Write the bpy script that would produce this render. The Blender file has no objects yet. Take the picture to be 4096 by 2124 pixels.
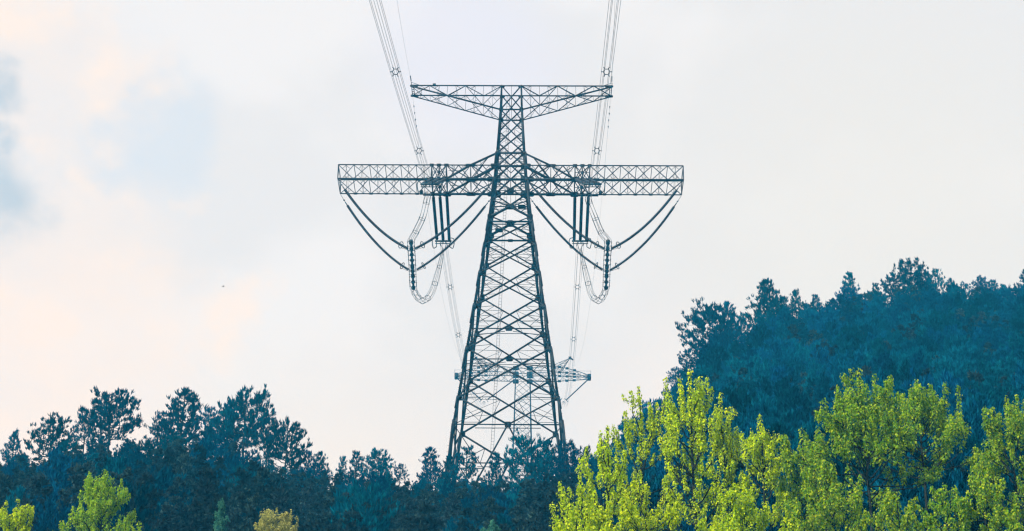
import bpy, math, random
import numpy as np
from mathutils import Vector, Matrix

# ------------------------------------------------------------------ camera, world, sun, exposure
S = bpy.context.scene
COL = S.collection
PITCH = math.radians(26.0)
FPX = 8600.0                       # focal length in pixels of the 4096 px wide photograph
CAMZ = 1.6
ROLL = math.radians(0.5)            # the photograph hangs very slightly clockwise
cam_d = bpy.data.cameras.new('camera'); cam = bpy.data.objects.new('camera', cam_d); COL.objects.link(cam)
cam.location = (0, 0, CAMZ); cam.rotation_euler = (Matrix.Rotation(math.pi / 2 + PITCH, 3, 'X') @ Matrix.Rotation(ROLL, 3, 'Z')).to_euler()
cam_d.sensor_width = 36.0; cam_d.lens = 36.0 * FPX / 4096.0
cam_d.clip_start = 0.1; cam_d.clip_end = 6000
S.camera = cam

def ray(px, py):
    a, b = (px - 2048.0) / FPX, (1062.0 - py) / FPX
    tx, ty = a * math.cos(ROLL) - b * math.sin(ROLL), a * math.sin(ROLL) + b * math.cos(ROLL)
    return np.array([tx, math.cos(PITCH) - ty * math.sin(PITCH), math.sin(PITCH) + ty * math.cos(PITCH)])
def unp(px, py, Y):
    d = ray(px, py)
    return d * (Y / d[1]) + np.array([0, 0, CAMZ])
def proj(p):
    x, y, z = p[0], p[1], p[2] - CAMZ
    dep = y * math.cos(PITCH) + z * math.sin(PITCH); up = -y * math.sin(PITCH) + z * math.cos(PITCH)
    a, b = x / dep, up / dep
    return 2048 + FPX * (a * math.cos(ROLL) + b * math.sin(ROLL)), 1062 - FPX * (-a * math.sin(ROLL) + b * math.cos(ROLL))

SUN_EL, SUN_AZ = math.radians(36), math.radians(-128)      # azimuth from +Y (view direction) towards +X
sun_dir = Vector((math.sin(SUN_AZ) * math.cos(SUN_EL), math.cos(SUN_AZ) * math.cos(SUN_EL), math.sin(SUN_EL)))
ld = bpy.data.lights.new('sun', 'SUN'); ld.energy = 5.0; ld.angle = math.radians(0.5); ld.color = (1.0, 0.93, 0.80)
lo = bpy.data.objects.new('sun', ld); COL.objects.link(lo); lo.location = (-60, 20, 150)
lo.rotation_euler = sun_dir.to_track_quat('Z', 'Y').to_euler()

W = bpy.data.worlds.new('World'); S.world = W; W.use_nodes = True
nt = W.node_tree; N, L = nt.nodes, nt.links; N.clear()
def nd(tree, typ, **kw):
    n = tree.nodes.new(typ)
    for k, v in kw.items(): setattr(n, k, v)
    return n
out = nd(nt, 'ShaderNodeOutputWorld')
tc = nd(nt, 'ShaderNodeTexCoord')
def warped(scale, amount, detail=4.0, rough=0.55):
    n = nd(nt, 'ShaderNodeTexNoise'); n.inputs['Scale'].default_value = scale; n.inputs['Detail'].default_value = detail
    n.inputs['Roughness'].default_value = rough
    L.new(tc.outputs['Generated'], n.inputs['Vector'])
    s = nd(nt, 'ShaderNodeVectorMath', operation='SUBTRACT'); s.inputs[1].default_value = (.5, .5, .5)
    L.new(n.outputs['Color'], s.inputs[0])
    m = nd(nt, 'ShaderNodeVectorMath', operation='SCALE'); m.inputs['Scale'].default_value = amount
    L.new(s.outputs[0], m.inputs[0])
    a = nd(nt, 'ShaderNodeVectorMath', operation='ADD')
    L.new(tc.outputs['Generated'], a.inputs[0]); L.new(m.outputs[0], a.inputs[1])
    return a.outputs[0]
def sky_noise(scale, lo_, hi_, detail=6.0):
    n = nd(nt, 'ShaderNodeTexNoise'); n.inputs['Scale'].default_value = scale; n.inputs['Detail'].default_value = detail
    mp = nd(nt, 'ShaderNodeMapping'); mp.inputs['Scale'].default_value = (1, 1, 1.5)
    L.new(tc.outputs['Generated'], mp.inputs['Vector']); L.new(mp.outputs[0], n.inputs['Vector'])
    r = nd(nt, 'ShaderNodeMapRange', interpolation_type='SMOOTHSTEP'); r.inputs[1].default_value = lo_; r.inputs[2].default_value = hi_
    L.new(n.outputs['Fac'], r.inputs[0]); return r.outputs[0]
WARP_A = warped(24, 0.085, 8, .60)
WARP_B = warped(8, 0.05, 4)
WARP_C = warped(22, 0.075, 8, .58)
def sky_patch(px, py, r0, r1, vec):
    d = ray(px, py); d = d / np.linalg.norm(d)
    v = nd(nt, 'ShaderNodeVectorMath', operation='DISTANCE'); v.inputs[1].default_value = tuple(d); L.new(vec, v.inputs[0])
    r = nd(nt, 'ShaderNodeMapRange', interpolation_type='SMOOTHSTEP')
    r.inputs[1].default_value = r1 / FPX; r.inputs[2].default_value = r0 / FPX
    L.new(v.outputs['Value'], r.inputs[0]); return r.outputs[0]
def mth(op, a, b):
    m = nd(nt, 'ShaderNodeMath', operation=op, use_clamp=True)
    for i, q in enumerate((a, b)):
        if isinstance(q, (int, float)): m.inputs[i].default_value = q
        else: L.new(q, m.inputs[i])
    return m.outputs[0]
def cmix(fac, a, b):
    m = nd(nt, 'ShaderNodeMix', data_type='RGBA')
    if isinstance(fac, float): m.inputs[0].default_value = fac
    else: L.new(fac, m.inputs[0])
    for i, q in ((6, a), (7, b)):
        if isinstance(q, tuple): m.inputs[i].default_value = (*q, 1)
        else: L.new(q, m.inputs[i])
    return m.outputs[2]
SKYG = 1.0 / 2 ** 0.6
def sk(r, g, b):                       # sRGB 0..255 to scene linear
    f = lambda c: ((c / 255 + .055) / 1.055) ** 2.4
    return (f(r) * SKYG * 1.03, f(g) * SKYG * 1.02, f(b) * SKYG * 1.05)
colr = cmix(sky_noise(9, .42, .62), sk(234, 235, 236), sk(243, 243, 243))
# right and lower parts of the cloud deck are a little warmer
colr = cmix(mth('MULTIPLY', sky_patch(3500, 900, 200, 1500, WARP_B), .8), colr, sk(237, 236, 230))
colr = cmix(mth('MULTIPLY', sky_patch(1300, 2300, 300, 1150, WARP_B), 1.0), colr, sk(247, 240, 232))
colr = cmix(mth('MULTIPLY', sky_patch(2800, 1750, 100, 700, WARP_B), .9), colr, sk(247, 240, 234))
colr = cmix(mth('MULTIPLY', sky_patch(1900, 250, 150, 560, WARP_B), .8), colr, sk(234, 236, 247))
# warm sunlit cumulus on the left
cum = None
for a in ((270, 330, 170, 400), (160, 60, 120, 330), (120, 1150, 300, 700), (420, 1330, 200, 520), (330, 700, 60, 220), (640, 730, 20, 120), (740, 860, 10, 90), (0, 1600, 400, 900), (300, 250, 120, 420), (60, 1050, 100, 420), (950, 1240, 20, 200), (420, 60, 20, 160), (380, 870, 20, 140)):
    q = sky_patch(*a, WARP_A); cum = q if cum is None else mth('MAXIMUM', cum, q)
cum = mth('MULTIPLY', cum, mth('ADD', mth('MULTIPLY', sky_noise(17, .42, .58, 9), .55), .46))
cum = mth('MULTIPLY', cum, mth('ADD', mth('MULTIPLY', sky_noise(44, .38, .58, 9), .35), .68))
colr = cmix(mth('MULTIPLY', sky_patch(150, 600, 200, 800, WARP_C), .7), colr, sk(233, 236, 240))
colr = cmix(cum, colr, sk(255, 242, 230))
colr = cmix(mth('MULTIPLY', sky_patch(655, 560, 130, 350, WARP_A), .75), colr, sk(220, 230, 240))
colr = cmix(mth('MULTIPLY', sky_patch(200, 1500, 150, 900, WARP_B), .45), colr, sk(255, 240, 228))
gap = None
for a in ((-30, 290, 20, 210), (20, 790, 30, 290), (-60, 560, 0, 140)):
    q = sky_patch(*a, WARP_C); gap = q if gap is None else mth('MAXIMUM', gap, q)
colr = cmix(mth('MULTIPLY', gap, .8), colr, sk(192, 209, 222))
bgc = nd(nt, 'ShaderNodeBackground'); L.new(colr, bgc.inputs['Color']); bgc.inputs['Strength'].default_value = 1.0
skt = nd(nt, 'ShaderNodeTexSky', sky_type='NISHITA'); skt.sun_disc = False
skt.sun_elevation = SUN_EL; skt.sun_rotation = SUN_AZ
bgs = nd(nt, 'ShaderNodeBackground'); L.new(skt.outputs[0], bgs.inputs['Color']); bgs.inputs['Strength'].default_value = 0.10
cover = mth('SUBTRACT', .97, mth('MULTIPLY', gap, .10))
ms = nd(nt, 'ShaderNodeMixShader'); L.new(cover, ms.inputs[0]); L.new(bgs.outputs[0], ms.inputs[1]); L.new(bgc.outputs[0], ms.inputs[2])
L.new(ms.outputs[0], out.inputs['Surface'])
W.cycles.sampling_method = 'MANUAL'; W.cycles.sample_map_resolution = 512

S.view_settings.view_transform = 'Standard'; S.view_settings.look = 'None'
S.view_settings.exposure = 0.6; S.view_settings.gamma = 1.0
S.render.engine = 'CYCLES'
S.cycles.use_denoising = True
S.cycles.max_bounces = 6; S.cycles.diffuse_bounces = 3; S.cycles.transmission_bounces = 3; S.cycles.glossy_bounces = 2
S.cycles.volume_bounces = 0
S.cycles.pixel_filter_type = 'BLACKMAN_HARRIS'; S.cycles.filter_width = 1.3

# ------------------------------------------------------------------ materials
def material(name):
    m = bpy.data.materials.new(name); m.use_nodes = True; m.node_tree.nodes.clear()
    return m, m.node_tree
def leaf_mat(name, cols, transl=0.35, per_tree=0.25, hue=0.02, rough=0.6):
    """foliage: colour differs leaf by leaf and tree by tree, light passes through the blade"""
    m, t = material(name)
    o = nd(t, 'ShaderNodeOutputMaterial'); g = nd(t, 'ShaderNodeNewGeometry')
    r = nd(t, 'ShaderNodeValToRGB'); r.color_ramp.interpolation = 'LINEAR'
    els = r.color_ramp.elements
    while len(els) < len(cols): els.new(0.5)
    for i, c in enumerate(cols): els[i].position = i / (len(cols) - 1); els[i].color = (*c, 1)
    t.links.new(g.outputs['Random Per Island'], r.inputs[0])
    oi = nd(t, 'ShaderNodeObjectInfo')
    mr = nd(t, 'ShaderNodeMapRange'); mr.inputs[3].default_value = 1 - per_tree; mr.inputs[4].default_value = 1 + per_tree
    t.links.new(oi.outputs['Random'], mr.inputs[0])
    hs = nd(t, 'ShaderNodeHueSaturation'); t.links.new(r.outputs[0], hs.inputs['Color']); t.links.new(mr.outputs[0], hs.inputs['Value'])
    mh = nd(t, 'ShaderNodeMapRange'); mh.inputs[3].default_value = .5 - hue; mh.inputs[4].default_value = .5 + hue
    ml = nd(t, 'ShaderNodeMath', operation='FRACT'); mm = nd(t, 'ShaderNodeMath', operation='MULTIPLY'); mm.inputs[1].default_value = 7.31
    t.links.new(oi.outputs['Random'], mm.inputs[0]); t.links.new(mm.outputs[0], ml.inputs[0]); t.links.new(ml.outputs[0], mh.inputs[0])
    t.links.new(mh.outputs[0], hs.inputs['Hue'])
    d = nd(t, 'ShaderNodeBsdfDiffuse'); tr = nd(t, 'ShaderNodeBsdfTranslucent')
    t.links.new(hs.outputs[0], d.inputs['Color']); t.links.new(hs.outputs[0], tr.inputs['Color'])
    mx = nd(t, 'ShaderNodeMixShader'); mx.inputs[0].default_value = transl
    t.links.new(d.outputs[0], mx.inputs[1]); t.links.new(tr.outputs[0], mx.inputs[2]); t.links.new(mx.outputs[0], o.inputs['Surface'])
    return m
def noise_mat(name, c1, c2, scale, rough=0.7, metal=0.0, spec=0.3):
    m, t = material(name)
    o = nd(t, 'ShaderNodeOutputMaterial'); b = nd(t, 'ShaderNodeBsdfPrincipled')
    tcx = nd(t, 'ShaderNodeTexCoord'); n = nd(t, 'ShaderNodeTexNoise'); n.inputs['Scale'].default_value = scale; n.inputs['Detail'].default_value = 6
    t.links.new(tcx.outputs['Object'], n.inputs['Vector'])
    r = nd(t, 'ShaderNodeValToRGB'); r.color_ramp.elements[0].position = .35; r.color_ramp.elements[1].position = .65
    r.color_ramp.elements[0].color = (*c1, 1); r.color_ramp.elements[1].color = (*c2, 1)
    t.links.new(n.outputs['Fac'], r.inputs[0]); t.links.new(r.outputs[0], b.inputs['Base Color'])
    b.inputs['Roughness'].default_value = rough; b.inputs['Metallic'].default_value = metal
    b.inputs['Specular IOR Level'].default_value = spec
    t.links.new(b.outputs[0], o.inputs['Surface'])
    return m
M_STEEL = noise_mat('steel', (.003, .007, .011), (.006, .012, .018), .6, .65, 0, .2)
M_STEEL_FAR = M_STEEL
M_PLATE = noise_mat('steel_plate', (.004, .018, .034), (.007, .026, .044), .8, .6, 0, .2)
M_INS = noise_mat('insulator', (.006, .012, .022), (.010, .018, .030), 3, .5, 0, .25)
M_WIRE = noise_mat('aluminium_wire', (.05, .07, .09), (.08, .10, .12), 2, .5, 0, .3)
M_FIT = noise_mat('fitting', (.012, .03, .042), (.02, .04, .055), 3, .6, 0, .2)
M_BARK = noise_mat('bark', (.012, .024, .030), (.026, .040, .044), 5, .9, 0, .1)
M_BARK_Y = noise_mat('bark_young', (.008, .014, .014), (.020, .026, .022), 6, .9, 0, .1)
M_GROUND = noise_mat('forest_floor', (.008, .030, .034), (.02, .05, .046), .15, .95, 0, .05)
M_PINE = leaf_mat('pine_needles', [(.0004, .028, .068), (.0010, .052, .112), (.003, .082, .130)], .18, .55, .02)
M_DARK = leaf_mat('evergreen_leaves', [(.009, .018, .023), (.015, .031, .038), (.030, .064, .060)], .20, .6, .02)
M_YEL = leaf_mat('spring_leaves', [(.13, .25, .012), (.44, .64, .014), (.74, .82, .030)], .52, .08, .006)
M_GRN = leaf_mat('summer_leaves', [(.05, .17, .026), (.20, .42, .020), (.50, .60, .03)], .52, .10, .006)
M_LIME = leaf_mat('lime_leaves', [(.09, .24, .02), (.26, .46, .02), (.44, .56, .03)], .48, .06, .005)
M_OLV = leaf_mat('olive_leaves', [(.16, .20, .05), (.32, .35, .09), (.44, .44, .14)], .40, .08, .006)
M_TEAL = leaf_mat('teal_leaves', [(.02, .11, .09), (.04, .17, .12), (.08, .22, .13)], .35, .1, .01)
M_BIRD = noise_mat('feathers', (.02, .025, .03), (.04, .045, .05), 20, .8, 0, .1)

# ------------------------------------------------------------------ object helpers
def finish(o, parent=None, mat=None):
    COL.objects.link(o)
    if parent is not None: o.parent = parent
    if mat is not None: o.data.materials.append(mat)
    return o
def thing(name, label, cat, loc=(0, 0, 0), rotz=0.0, group=None):
    o = bpy.data.objects.new(name, None); COL.objects.link(o); o.empty_display_size = .2
    o.location = tuple(float(v) for v in loc); o.rotation_euler = (0, 0, rotz); o['label'] = label; o['category'] = cat
    if group: o['group'] = group
    return o
def tag(o, label, cat, group=None):
    o['label'] = label; o['category'] = cat
    if group: o['group'] = group
    return o
def np_mesh(name, V, polys):
    """V (n,3); polys: list of (m,k) index arrays"""
    me = bpy.data.meshes.new(name); V = np.asarray(V, dtype=np.float32)
    me.vertices.add(len(V)); me.vertices.foreach_set('co', V.ravel())
    li = np.concatenate([p.ravel() for p in polys]).astype(np.int32)
    tot = np.concatenate([np.full(len(p), p.shape[1]) for p in polys]).astype(np.int32)
    st = np.concatenate([[0], np.cumsum(tot)[:-1]]).astype(np.int32)
    me.loops.add(len(li)); me.loops.foreach_set('vertex_index', li)
    me.polygons.add(len(tot)); me.polygons.foreach_set('loop_start', st)
    try: me.polygons.foreach_set('loop_total', tot)
    except Exception: pass
    me.update(calc_edges=True); me.validate()
    return me
class MB:
    k = 1.0                        # section scale of the steel members
    """collects bars, plates, tubes and lathes into ONE mesh"""
    BOX = np.array([[0, 1, 2, 3], [7, 6, 5, 4], [0, 4, 5, 1], [1, 5, 6, 2], [2, 6, 7, 3], [3, 7, 4, 0]])
    def __init__(s): s.V, s.Q, s.T, s.n = [], [], [], 0
    def add(s, V, Q=None, T=None):
        if Q is not None and len(Q): s.Q.append(np.asarray(Q) + s.n)
        if T is not None and len(T): s.T.append(np.asarray(T) + s.n)
        s.V.append(np.asarray(V, float)); s.n += len(V)
    def bar(s, a, b, w, h=None, up=(0, 0, 1)):
        a, b = np.asarray(a, float), np.asarray(b, float); h = w if h is None else h; w, h = w * MB.k, h * MB.k
        d = b - a; ln = np.linalg.norm(d)
        if ln < 1e-6: return
        d /= ln; u = np.asarray(up, float)
        if abs(d @ u) > .95: u = np.array([0, 1., 0]) if abs(d[1]) < .9 else np.array([1., 0, 0])
        x = np.cross(d, u); x /= np.linalg.norm(x); y = np.cross(x, d)
        x, y = x * w / 2, y * h / 2
        s.add([a - x - y, a + x - y, a + x + y, a - x + y, b - x - y, b + x - y, b + x + y, b - x + y], s.BOX)
    def angle(s, a, b, w, t=.18, up=(0, 0, 1)):
        """an L-section rolled-steel member: two thin flanges"""
        w = w * MB.k; a, b = np.asarray(a, float), np.asarray(b, float); d = b - a; ln = np.linalg.norm(d)
        if ln < 1e-6: return
        d /= ln; u = np.asarray(up, float)
        if abs(d @ u) > .95: u = np.array([0, 1., 0]) if abs(d[1]) < .9 else np.array([1., 0, 0])
        x = np.cross(d, u); x /= np.linalg.norm(x); y = np.cross(x, d); k = w * t
        o = -x * w / 2 - y * w / 2
        prof = [o, o + x * w, o + x * w + y * k, o + x * k + y * k, o + x * k + y * w, o + y * w]
        V = [a + p for p in prof] + [b + p for p in prof]
        s.add(V, [[i, (i + 1) % 6, (i + 1) % 6 + 6, i + 6] for i in range(6)] + [[0, 3, 2, 1], [0, 5, 4, 3], [6, 7, 8, 9], [6, 9, 10, 11]])
    def box(s, c, sx, sy, sz):
        c = np.asarray(c, float); h = np.array([sx, sy, sz]) / 2
        s.add([c + h * v for v in ((-1, -1, -1), (1, -1, -1), (1, 1, -1), (-1, 1, -1), (-1, -1, 1), (1, -1, 1), (1, 1, 1), (-1, 1, 1))], [[3, 2, 1, 0], [4, 5, 6, 7], [0, 1, 5, 4], [1, 2, 6, 5], [2, 3, 7, 6], [3, 0, 4, 7]])
    def plate(s, pts, nrm, th):
        """polygonal plate (convex, as a fan of quads/tris) given thickness"""
        P = np.asarray(pts, float); nn = np.asarray(nrm, float) * th / 2; k = len(P); c = P.mean(0)
        V = np.vstack([P - nn, P + nn, [c - nn], [c + nn]])
        T = [[(i + 1) % k, i, 2 * k] for i in range(k)] + [[k + i, k + (i + 1) % k, 2 * k + 1] for i in range(k)]
        s.add(V, [[i, (i + 1) % k, k + (i + 1) % k, k + i] for i in range(k)], T)
    def tube(s, pts, rad, sides=6, close=False):
        P = np.asarray(pts, float); n = len(P); R = np.broadcast_to(np.asarray(rad, float), (n,))
        D = np.gradient(P, axis=0)
        if close: D = np.roll(P, -1, 0) - np.roll(P, 1, 0)
        D /= np.linalg.norm(D, axis=1)[:, None] + 1e-12
        u = np.array([0, 0, 1.]) if abs(D[0][2]) < .8 else np.array([0, 1., 0])
        V = []; x = None
        for i in range(n):
            if x is None: x = np.cross(D[i], u)
            x = x - D[i] * (x @ D[i]); x /= np.linalg.norm(x) + 1e-12; y = np.cross(D[i], x)
            a = np.arange(sides) * 2 * math.pi / sides
            V.append(P[i] + R[i] * (np.cos(a)[:, None] * x + np.sin(a)[:, None] * y))
        V = np.vstack(V); Q = []
        for i in range(n if close else n - 1):
            j = (i + 1) % n
            for k in range(sides): Q.append([i * sides + k, i * sides + (k + 1) % sides, j * sides + (k + 1) % sides, j * sides + k])
        T = []
        if not close:
            V = np.vstack([V, P[:1], P[-1:]]); m = n * sides
            T = [[(k + 1) % sides, k, m] for k in range(sides)] + [[(n - 1) * sides + k, (n - 1) * sides + (k + 1) % sides, m + 1] for k in range(sides)]
        s.add(V, Q, T)
    def arrays(s):
        P = []
        if s.Q: P.append(np.vstack(s.Q))
        if s.T: P.append(np.vstack(s.T))
        return np.vstack(s.V), P
    def join(s, o):
        V, n0 = o.V, s.n
        s.Q += [q + n0 for q in o.Q]; s.T += [q + n0 for q in o.T]; s.V += V; s.n += o.n
        return s
    def mesh(s, name):
        V, P = s.arrays(); return np_mesh(name, V, P)
    def build(s, name, mat, parent=None):
        return finish(bpy.data.objects.new(name, s.mesh(name)), parent, mat)
def part(name, me, parent, mat=None):
    o = bpy.data.objects.new(name, me)
    if mat is not None and not me.materials: me.materials.append(mat)
    COL.objects.link(o); o.parent = parent
    return o

# ------------------------------------------------------------------ terrain
RX = np.array([-6000, 0, 450, 740, 990, 1150, 1300, 1900, 2300, 2450, 2600, 2700, 2800, 2900, 3060, 3400, 3640, 4096, 6500], float)
RYI = np.array([1930, 1900, 1840, 1840, 1860, 1910, 1960, 1965, 1950, 1860, 1705, 1595, 1505, 1430, 1350, 1270, 1225, 1240, 1400], float)
RYD = np.array([252, 252, 252, 252, 252, 252, 252, 252, 252, 262, 285, 300, 310, 318, 322, 326, 330, 330, 330], float)
RU = (RX - 2048) / FPX * 1.085                       # azimuth x / y (close enough to the ridge's own)
RZ = np.array([unp(2048, a, b)[2] for a, b in zip(RYI, RYD)])
def ground_z(x, y):
    x, y = np.asarray(x, float), np.asarray(y, float)
    u = x / np.maximum(y, 25.0)
    zr, yr = np.interp(u, RU, RZ), np.interp(u, RU, RYD)
    zr = zr + 0 * y; yy = np.maximum(y, 0)
    near = zr * np.power(np.minimum(yy / yr, 1.0), 1.28)
    past = np.maximum(yy - yr, 0)
    far = zr - 10 * (1 - np.exp(-past / 25.0)) + 0.40 * np.maximum(yy - yr - 70, 0) * np.clip((yy - yr - 70) / 100, 0, 1)
    far = np.minimum(far, np.maximum(0.335 * yy, zr - 10))
    z = np.where(yy < yr, near, far)
    return z + .35 * np.sin(x * .21 + 1.3) * np.cos(y * .17) * np.clip(yy / 30, 0, 1)
def gz(x, y): return float(ground_z(x, y))
gx = np.concatenate([np.linspace(-320, -150, 30)[:-1], np.linspace(-150, 190, 171)[:-1], np.linspace(190, 320, 26)])
gy = np.concatenate([np.linspace(-90, 40, 30)[:-1], np.linspace(40, 380, 171)[:-1], np.linspace(380, 545, 40)])
GX, GY = np.meshgrid(gx, gy); GZ = ground_z(GX, GY)
nxg, nyg = len(gx), len(gy); ii = np.arange(nxg * nyg).reshape(nyg, nxg)
me = np_mesh('ground', np.stack([GX.ravel(), GY.ravel(), GZ.ravel()], 1), [np.stack([ii[:-1, :-1].ravel(), ii[:-1, 1:].ravel(), ii[1:, 1:].ravel(), ii[1:, :-1].ravel()], 1)])
me.polygons.foreach_set('use_smooth', [True] * len(me.polygons))
go = bpy.data.objects.new('ground', me); finish(go, None, M_GROUND); go['kind'] = 'structure'

# ------------------------------------------------------------------ the big transmission tower
YC = 252.0
XC = float(unp(2043, 717, YC)[0])
HWPX = [(300, 36), (343, 39), (438, 43), (612, 55), (717, 64), (886, 85), (1314, 153), (1698, 217), (2000, 268)]
def front_z(py, hwpx):
    hw = 3.0
    for _ in range(6):
        p = unp(2043, py, YC - hw); dep = p[1] * math.cos(PITCH) + (p[2] - CAMZ) * math.sin(PITCH); hw = hwpx * dep / FPX
    return p[2], hw
_t = [front_z(*a) for a in HWPX]
ZT = np.array([a[0] for a in _t])[::-1]; HT = np.array([a[1] for a in _t])[::-1]
def lvl(py): return front_z(py, float(np.interp(py, [a[0] for a in HWPX], [a[1] for a in HWPX])))[0]
ZB = gz(XC, YC) - 1.0                                    # foot level
TW_ROT = -0.0105
def hw(z): return float(np.interp(z, ZT, HT))
def loc_(x, y, z): return np.array([x, y, z - ZB])       # tower-local point
def tworld(x, y, z):                                     # tower-local x, y and world z -> world
    c, s_ = math.cos(TW_ROT), math.sin(TW_ROT)
    return np.array([XC + c * x - s_ * y, YC + s_ * x + c * y, z])
def fp(face, s, z):
    h = hw(z); a, b = s * h, -h
    for _ in range(face): a, b = -b, a
    return loc_(a, b, z)
FN = [np.array(v, float) for v in ((0, -1, 0), (1, 0, 0), (0, 1, 0), (-1, 0, 0))]

MB.k = .76
tower = thing('transmission_tower', 'tall dark steel lattice tower with two crossarms, standing in front on the wooded ridge', 'power tower', (XC, YC, ZB), TW_ROT)
LV = {k: lvl(k) for k in (343, 438, 525, 612, 663, 717, 762, 800, 826, 868, 886, 932, 978, 1091, 1223, 1314, 1394, 1590, 1698, 1860)}
z_foot = ZB - .5
# legs: each one mesh, angle sections with cover plates that step out at every splice
leg_levels = [343, 438, 612, 717, 886, 978, 1091, 1223, 1394, 1590, 1698]
for q, (sx, sy) in enumerate(((-1, -1), (1, -1), (1, 1), (-1, 1))):
    m = MB()
    zs = [LV[k] for k in leg_levels] + [z_foot]
    wid = [.32, .36, .40, .44, .46, .44, .43, .42, .42, .42, .42, .42]
    for i in range(len(zs) - 1):
        a = loc_(sx * hw(zs[i]), sy * hw(zs[i]), zs[i]); b = loc_(sx * hw(zs[i + 1]), sy * hw(zs[i + 1]), zs[i + 1])
        m.angle(a, b, wid[i], .30, up=(-sx, 0, 0)); m.bar(a, b, wid[i] * .7)
        if leg_levels[i] >= 612:
            # cover plate over the upper third of the panel
            c = a + (b - a) * .42; off = np.array([sx * .16, sy * .16, 0])
            m.bar(a + off, c + off, .26, .26)
            m.bar(a + (b - a) * -.03, a + (b - a) * .07, wid[i] * 1.45)
    for i in range(int((zs[4] - z_foot) / .9)):         # step bolts on the outer edge
        z = z_foot + 1 + i * .9
        m.bar(loc_(sx * hw(z), sy * hw(z), z), loc_(sx * (hw(z) + .28), sy * hw(z), z), .04)
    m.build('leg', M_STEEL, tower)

def cross_point(f, za, zb):
    # crossing of the two diagonals of a tapering panel
    ha, hb = hw(za), hw(zb); t = ha / (ha + hb); return za + (zb - za) * t
def lerp(a, b, t): return a + (b - a) * t
def gusset(m, c, nrm, w, h, th=.06):
    nrm = np.asarray(nrm, float); x = np.cross(nrm, [0, 0, 1.]); x /= np.linalg.norm(x); z = np.array([0, 0, 1.]); k = .28
    m.plate([c + x * (sx_ * w / 2) * a_ + z * (sz_ * h / 2) * b_ for sx_, sz_, a_, b_ in
             ((-1, -1, 1 - k, 1), (1, -1, 1 - k, 1), (1, -1, 1, 1 - k), (1, 1, 1, 1 - k), (1, 1, 1 - k, 1), (-1, 1, 1 - k, 1), (-1, 1, 1, 1 - k), (-1, -1, 1, 1 - k))], nrm, th)
def xpanel(m, f, za, zb, w, red=0.0, horiz=False, wh=.16):
    A0, A1, B0, B1 = fp(f, -1, za), fp(f, 1, zb), fp(f, 1, za), fp(f, -1, zb)
    m.angle(A0, A1, w, .34); m.angle(B0, B1, w, .34)
    zc = cross_point(f, za, zb); c = fp(f, 0, zc)
    if horiz: m.bar(fp(f, -1, zc), fp(f, 1, zc), wh)
    if red > 0:
        for s, (P0, P1, Q0, Q1) in ((-1, (A0, A1, B0, B1)), (1, (B0, B1, A0, A1))):
            a1, a2 = lerp(P0, P1, .22), lerp(P0, P1, .36); b1, b2 = lerp(Q1, Q0, .22), lerp(Q1, Q0, .36)
            zz = lambda p: p[2] + ZB
            Lm = fp(f, s, (za + zb) / 2)
            m.bar(a1, fp(f, s, zz(a1) - .04 * (za - zb)), red); m.bar(b1, fp(f, s, zz(b1)), red)
            m.bar(a2, fp(f, s, zz(a2) + .02 * (za - zb)), red * .8)
            m.bar(a1, Lm, red); m.bar(b1, Lm, red)
            m.bar(a2, b2, red); m.bar(b2, fp(f, s, zz(b1) + .1 * (za - zb)), red * .8)
            m.bar(a2, lerp(Lm, fp(f, s, zb), .3), red * .8)
    return c
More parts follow.
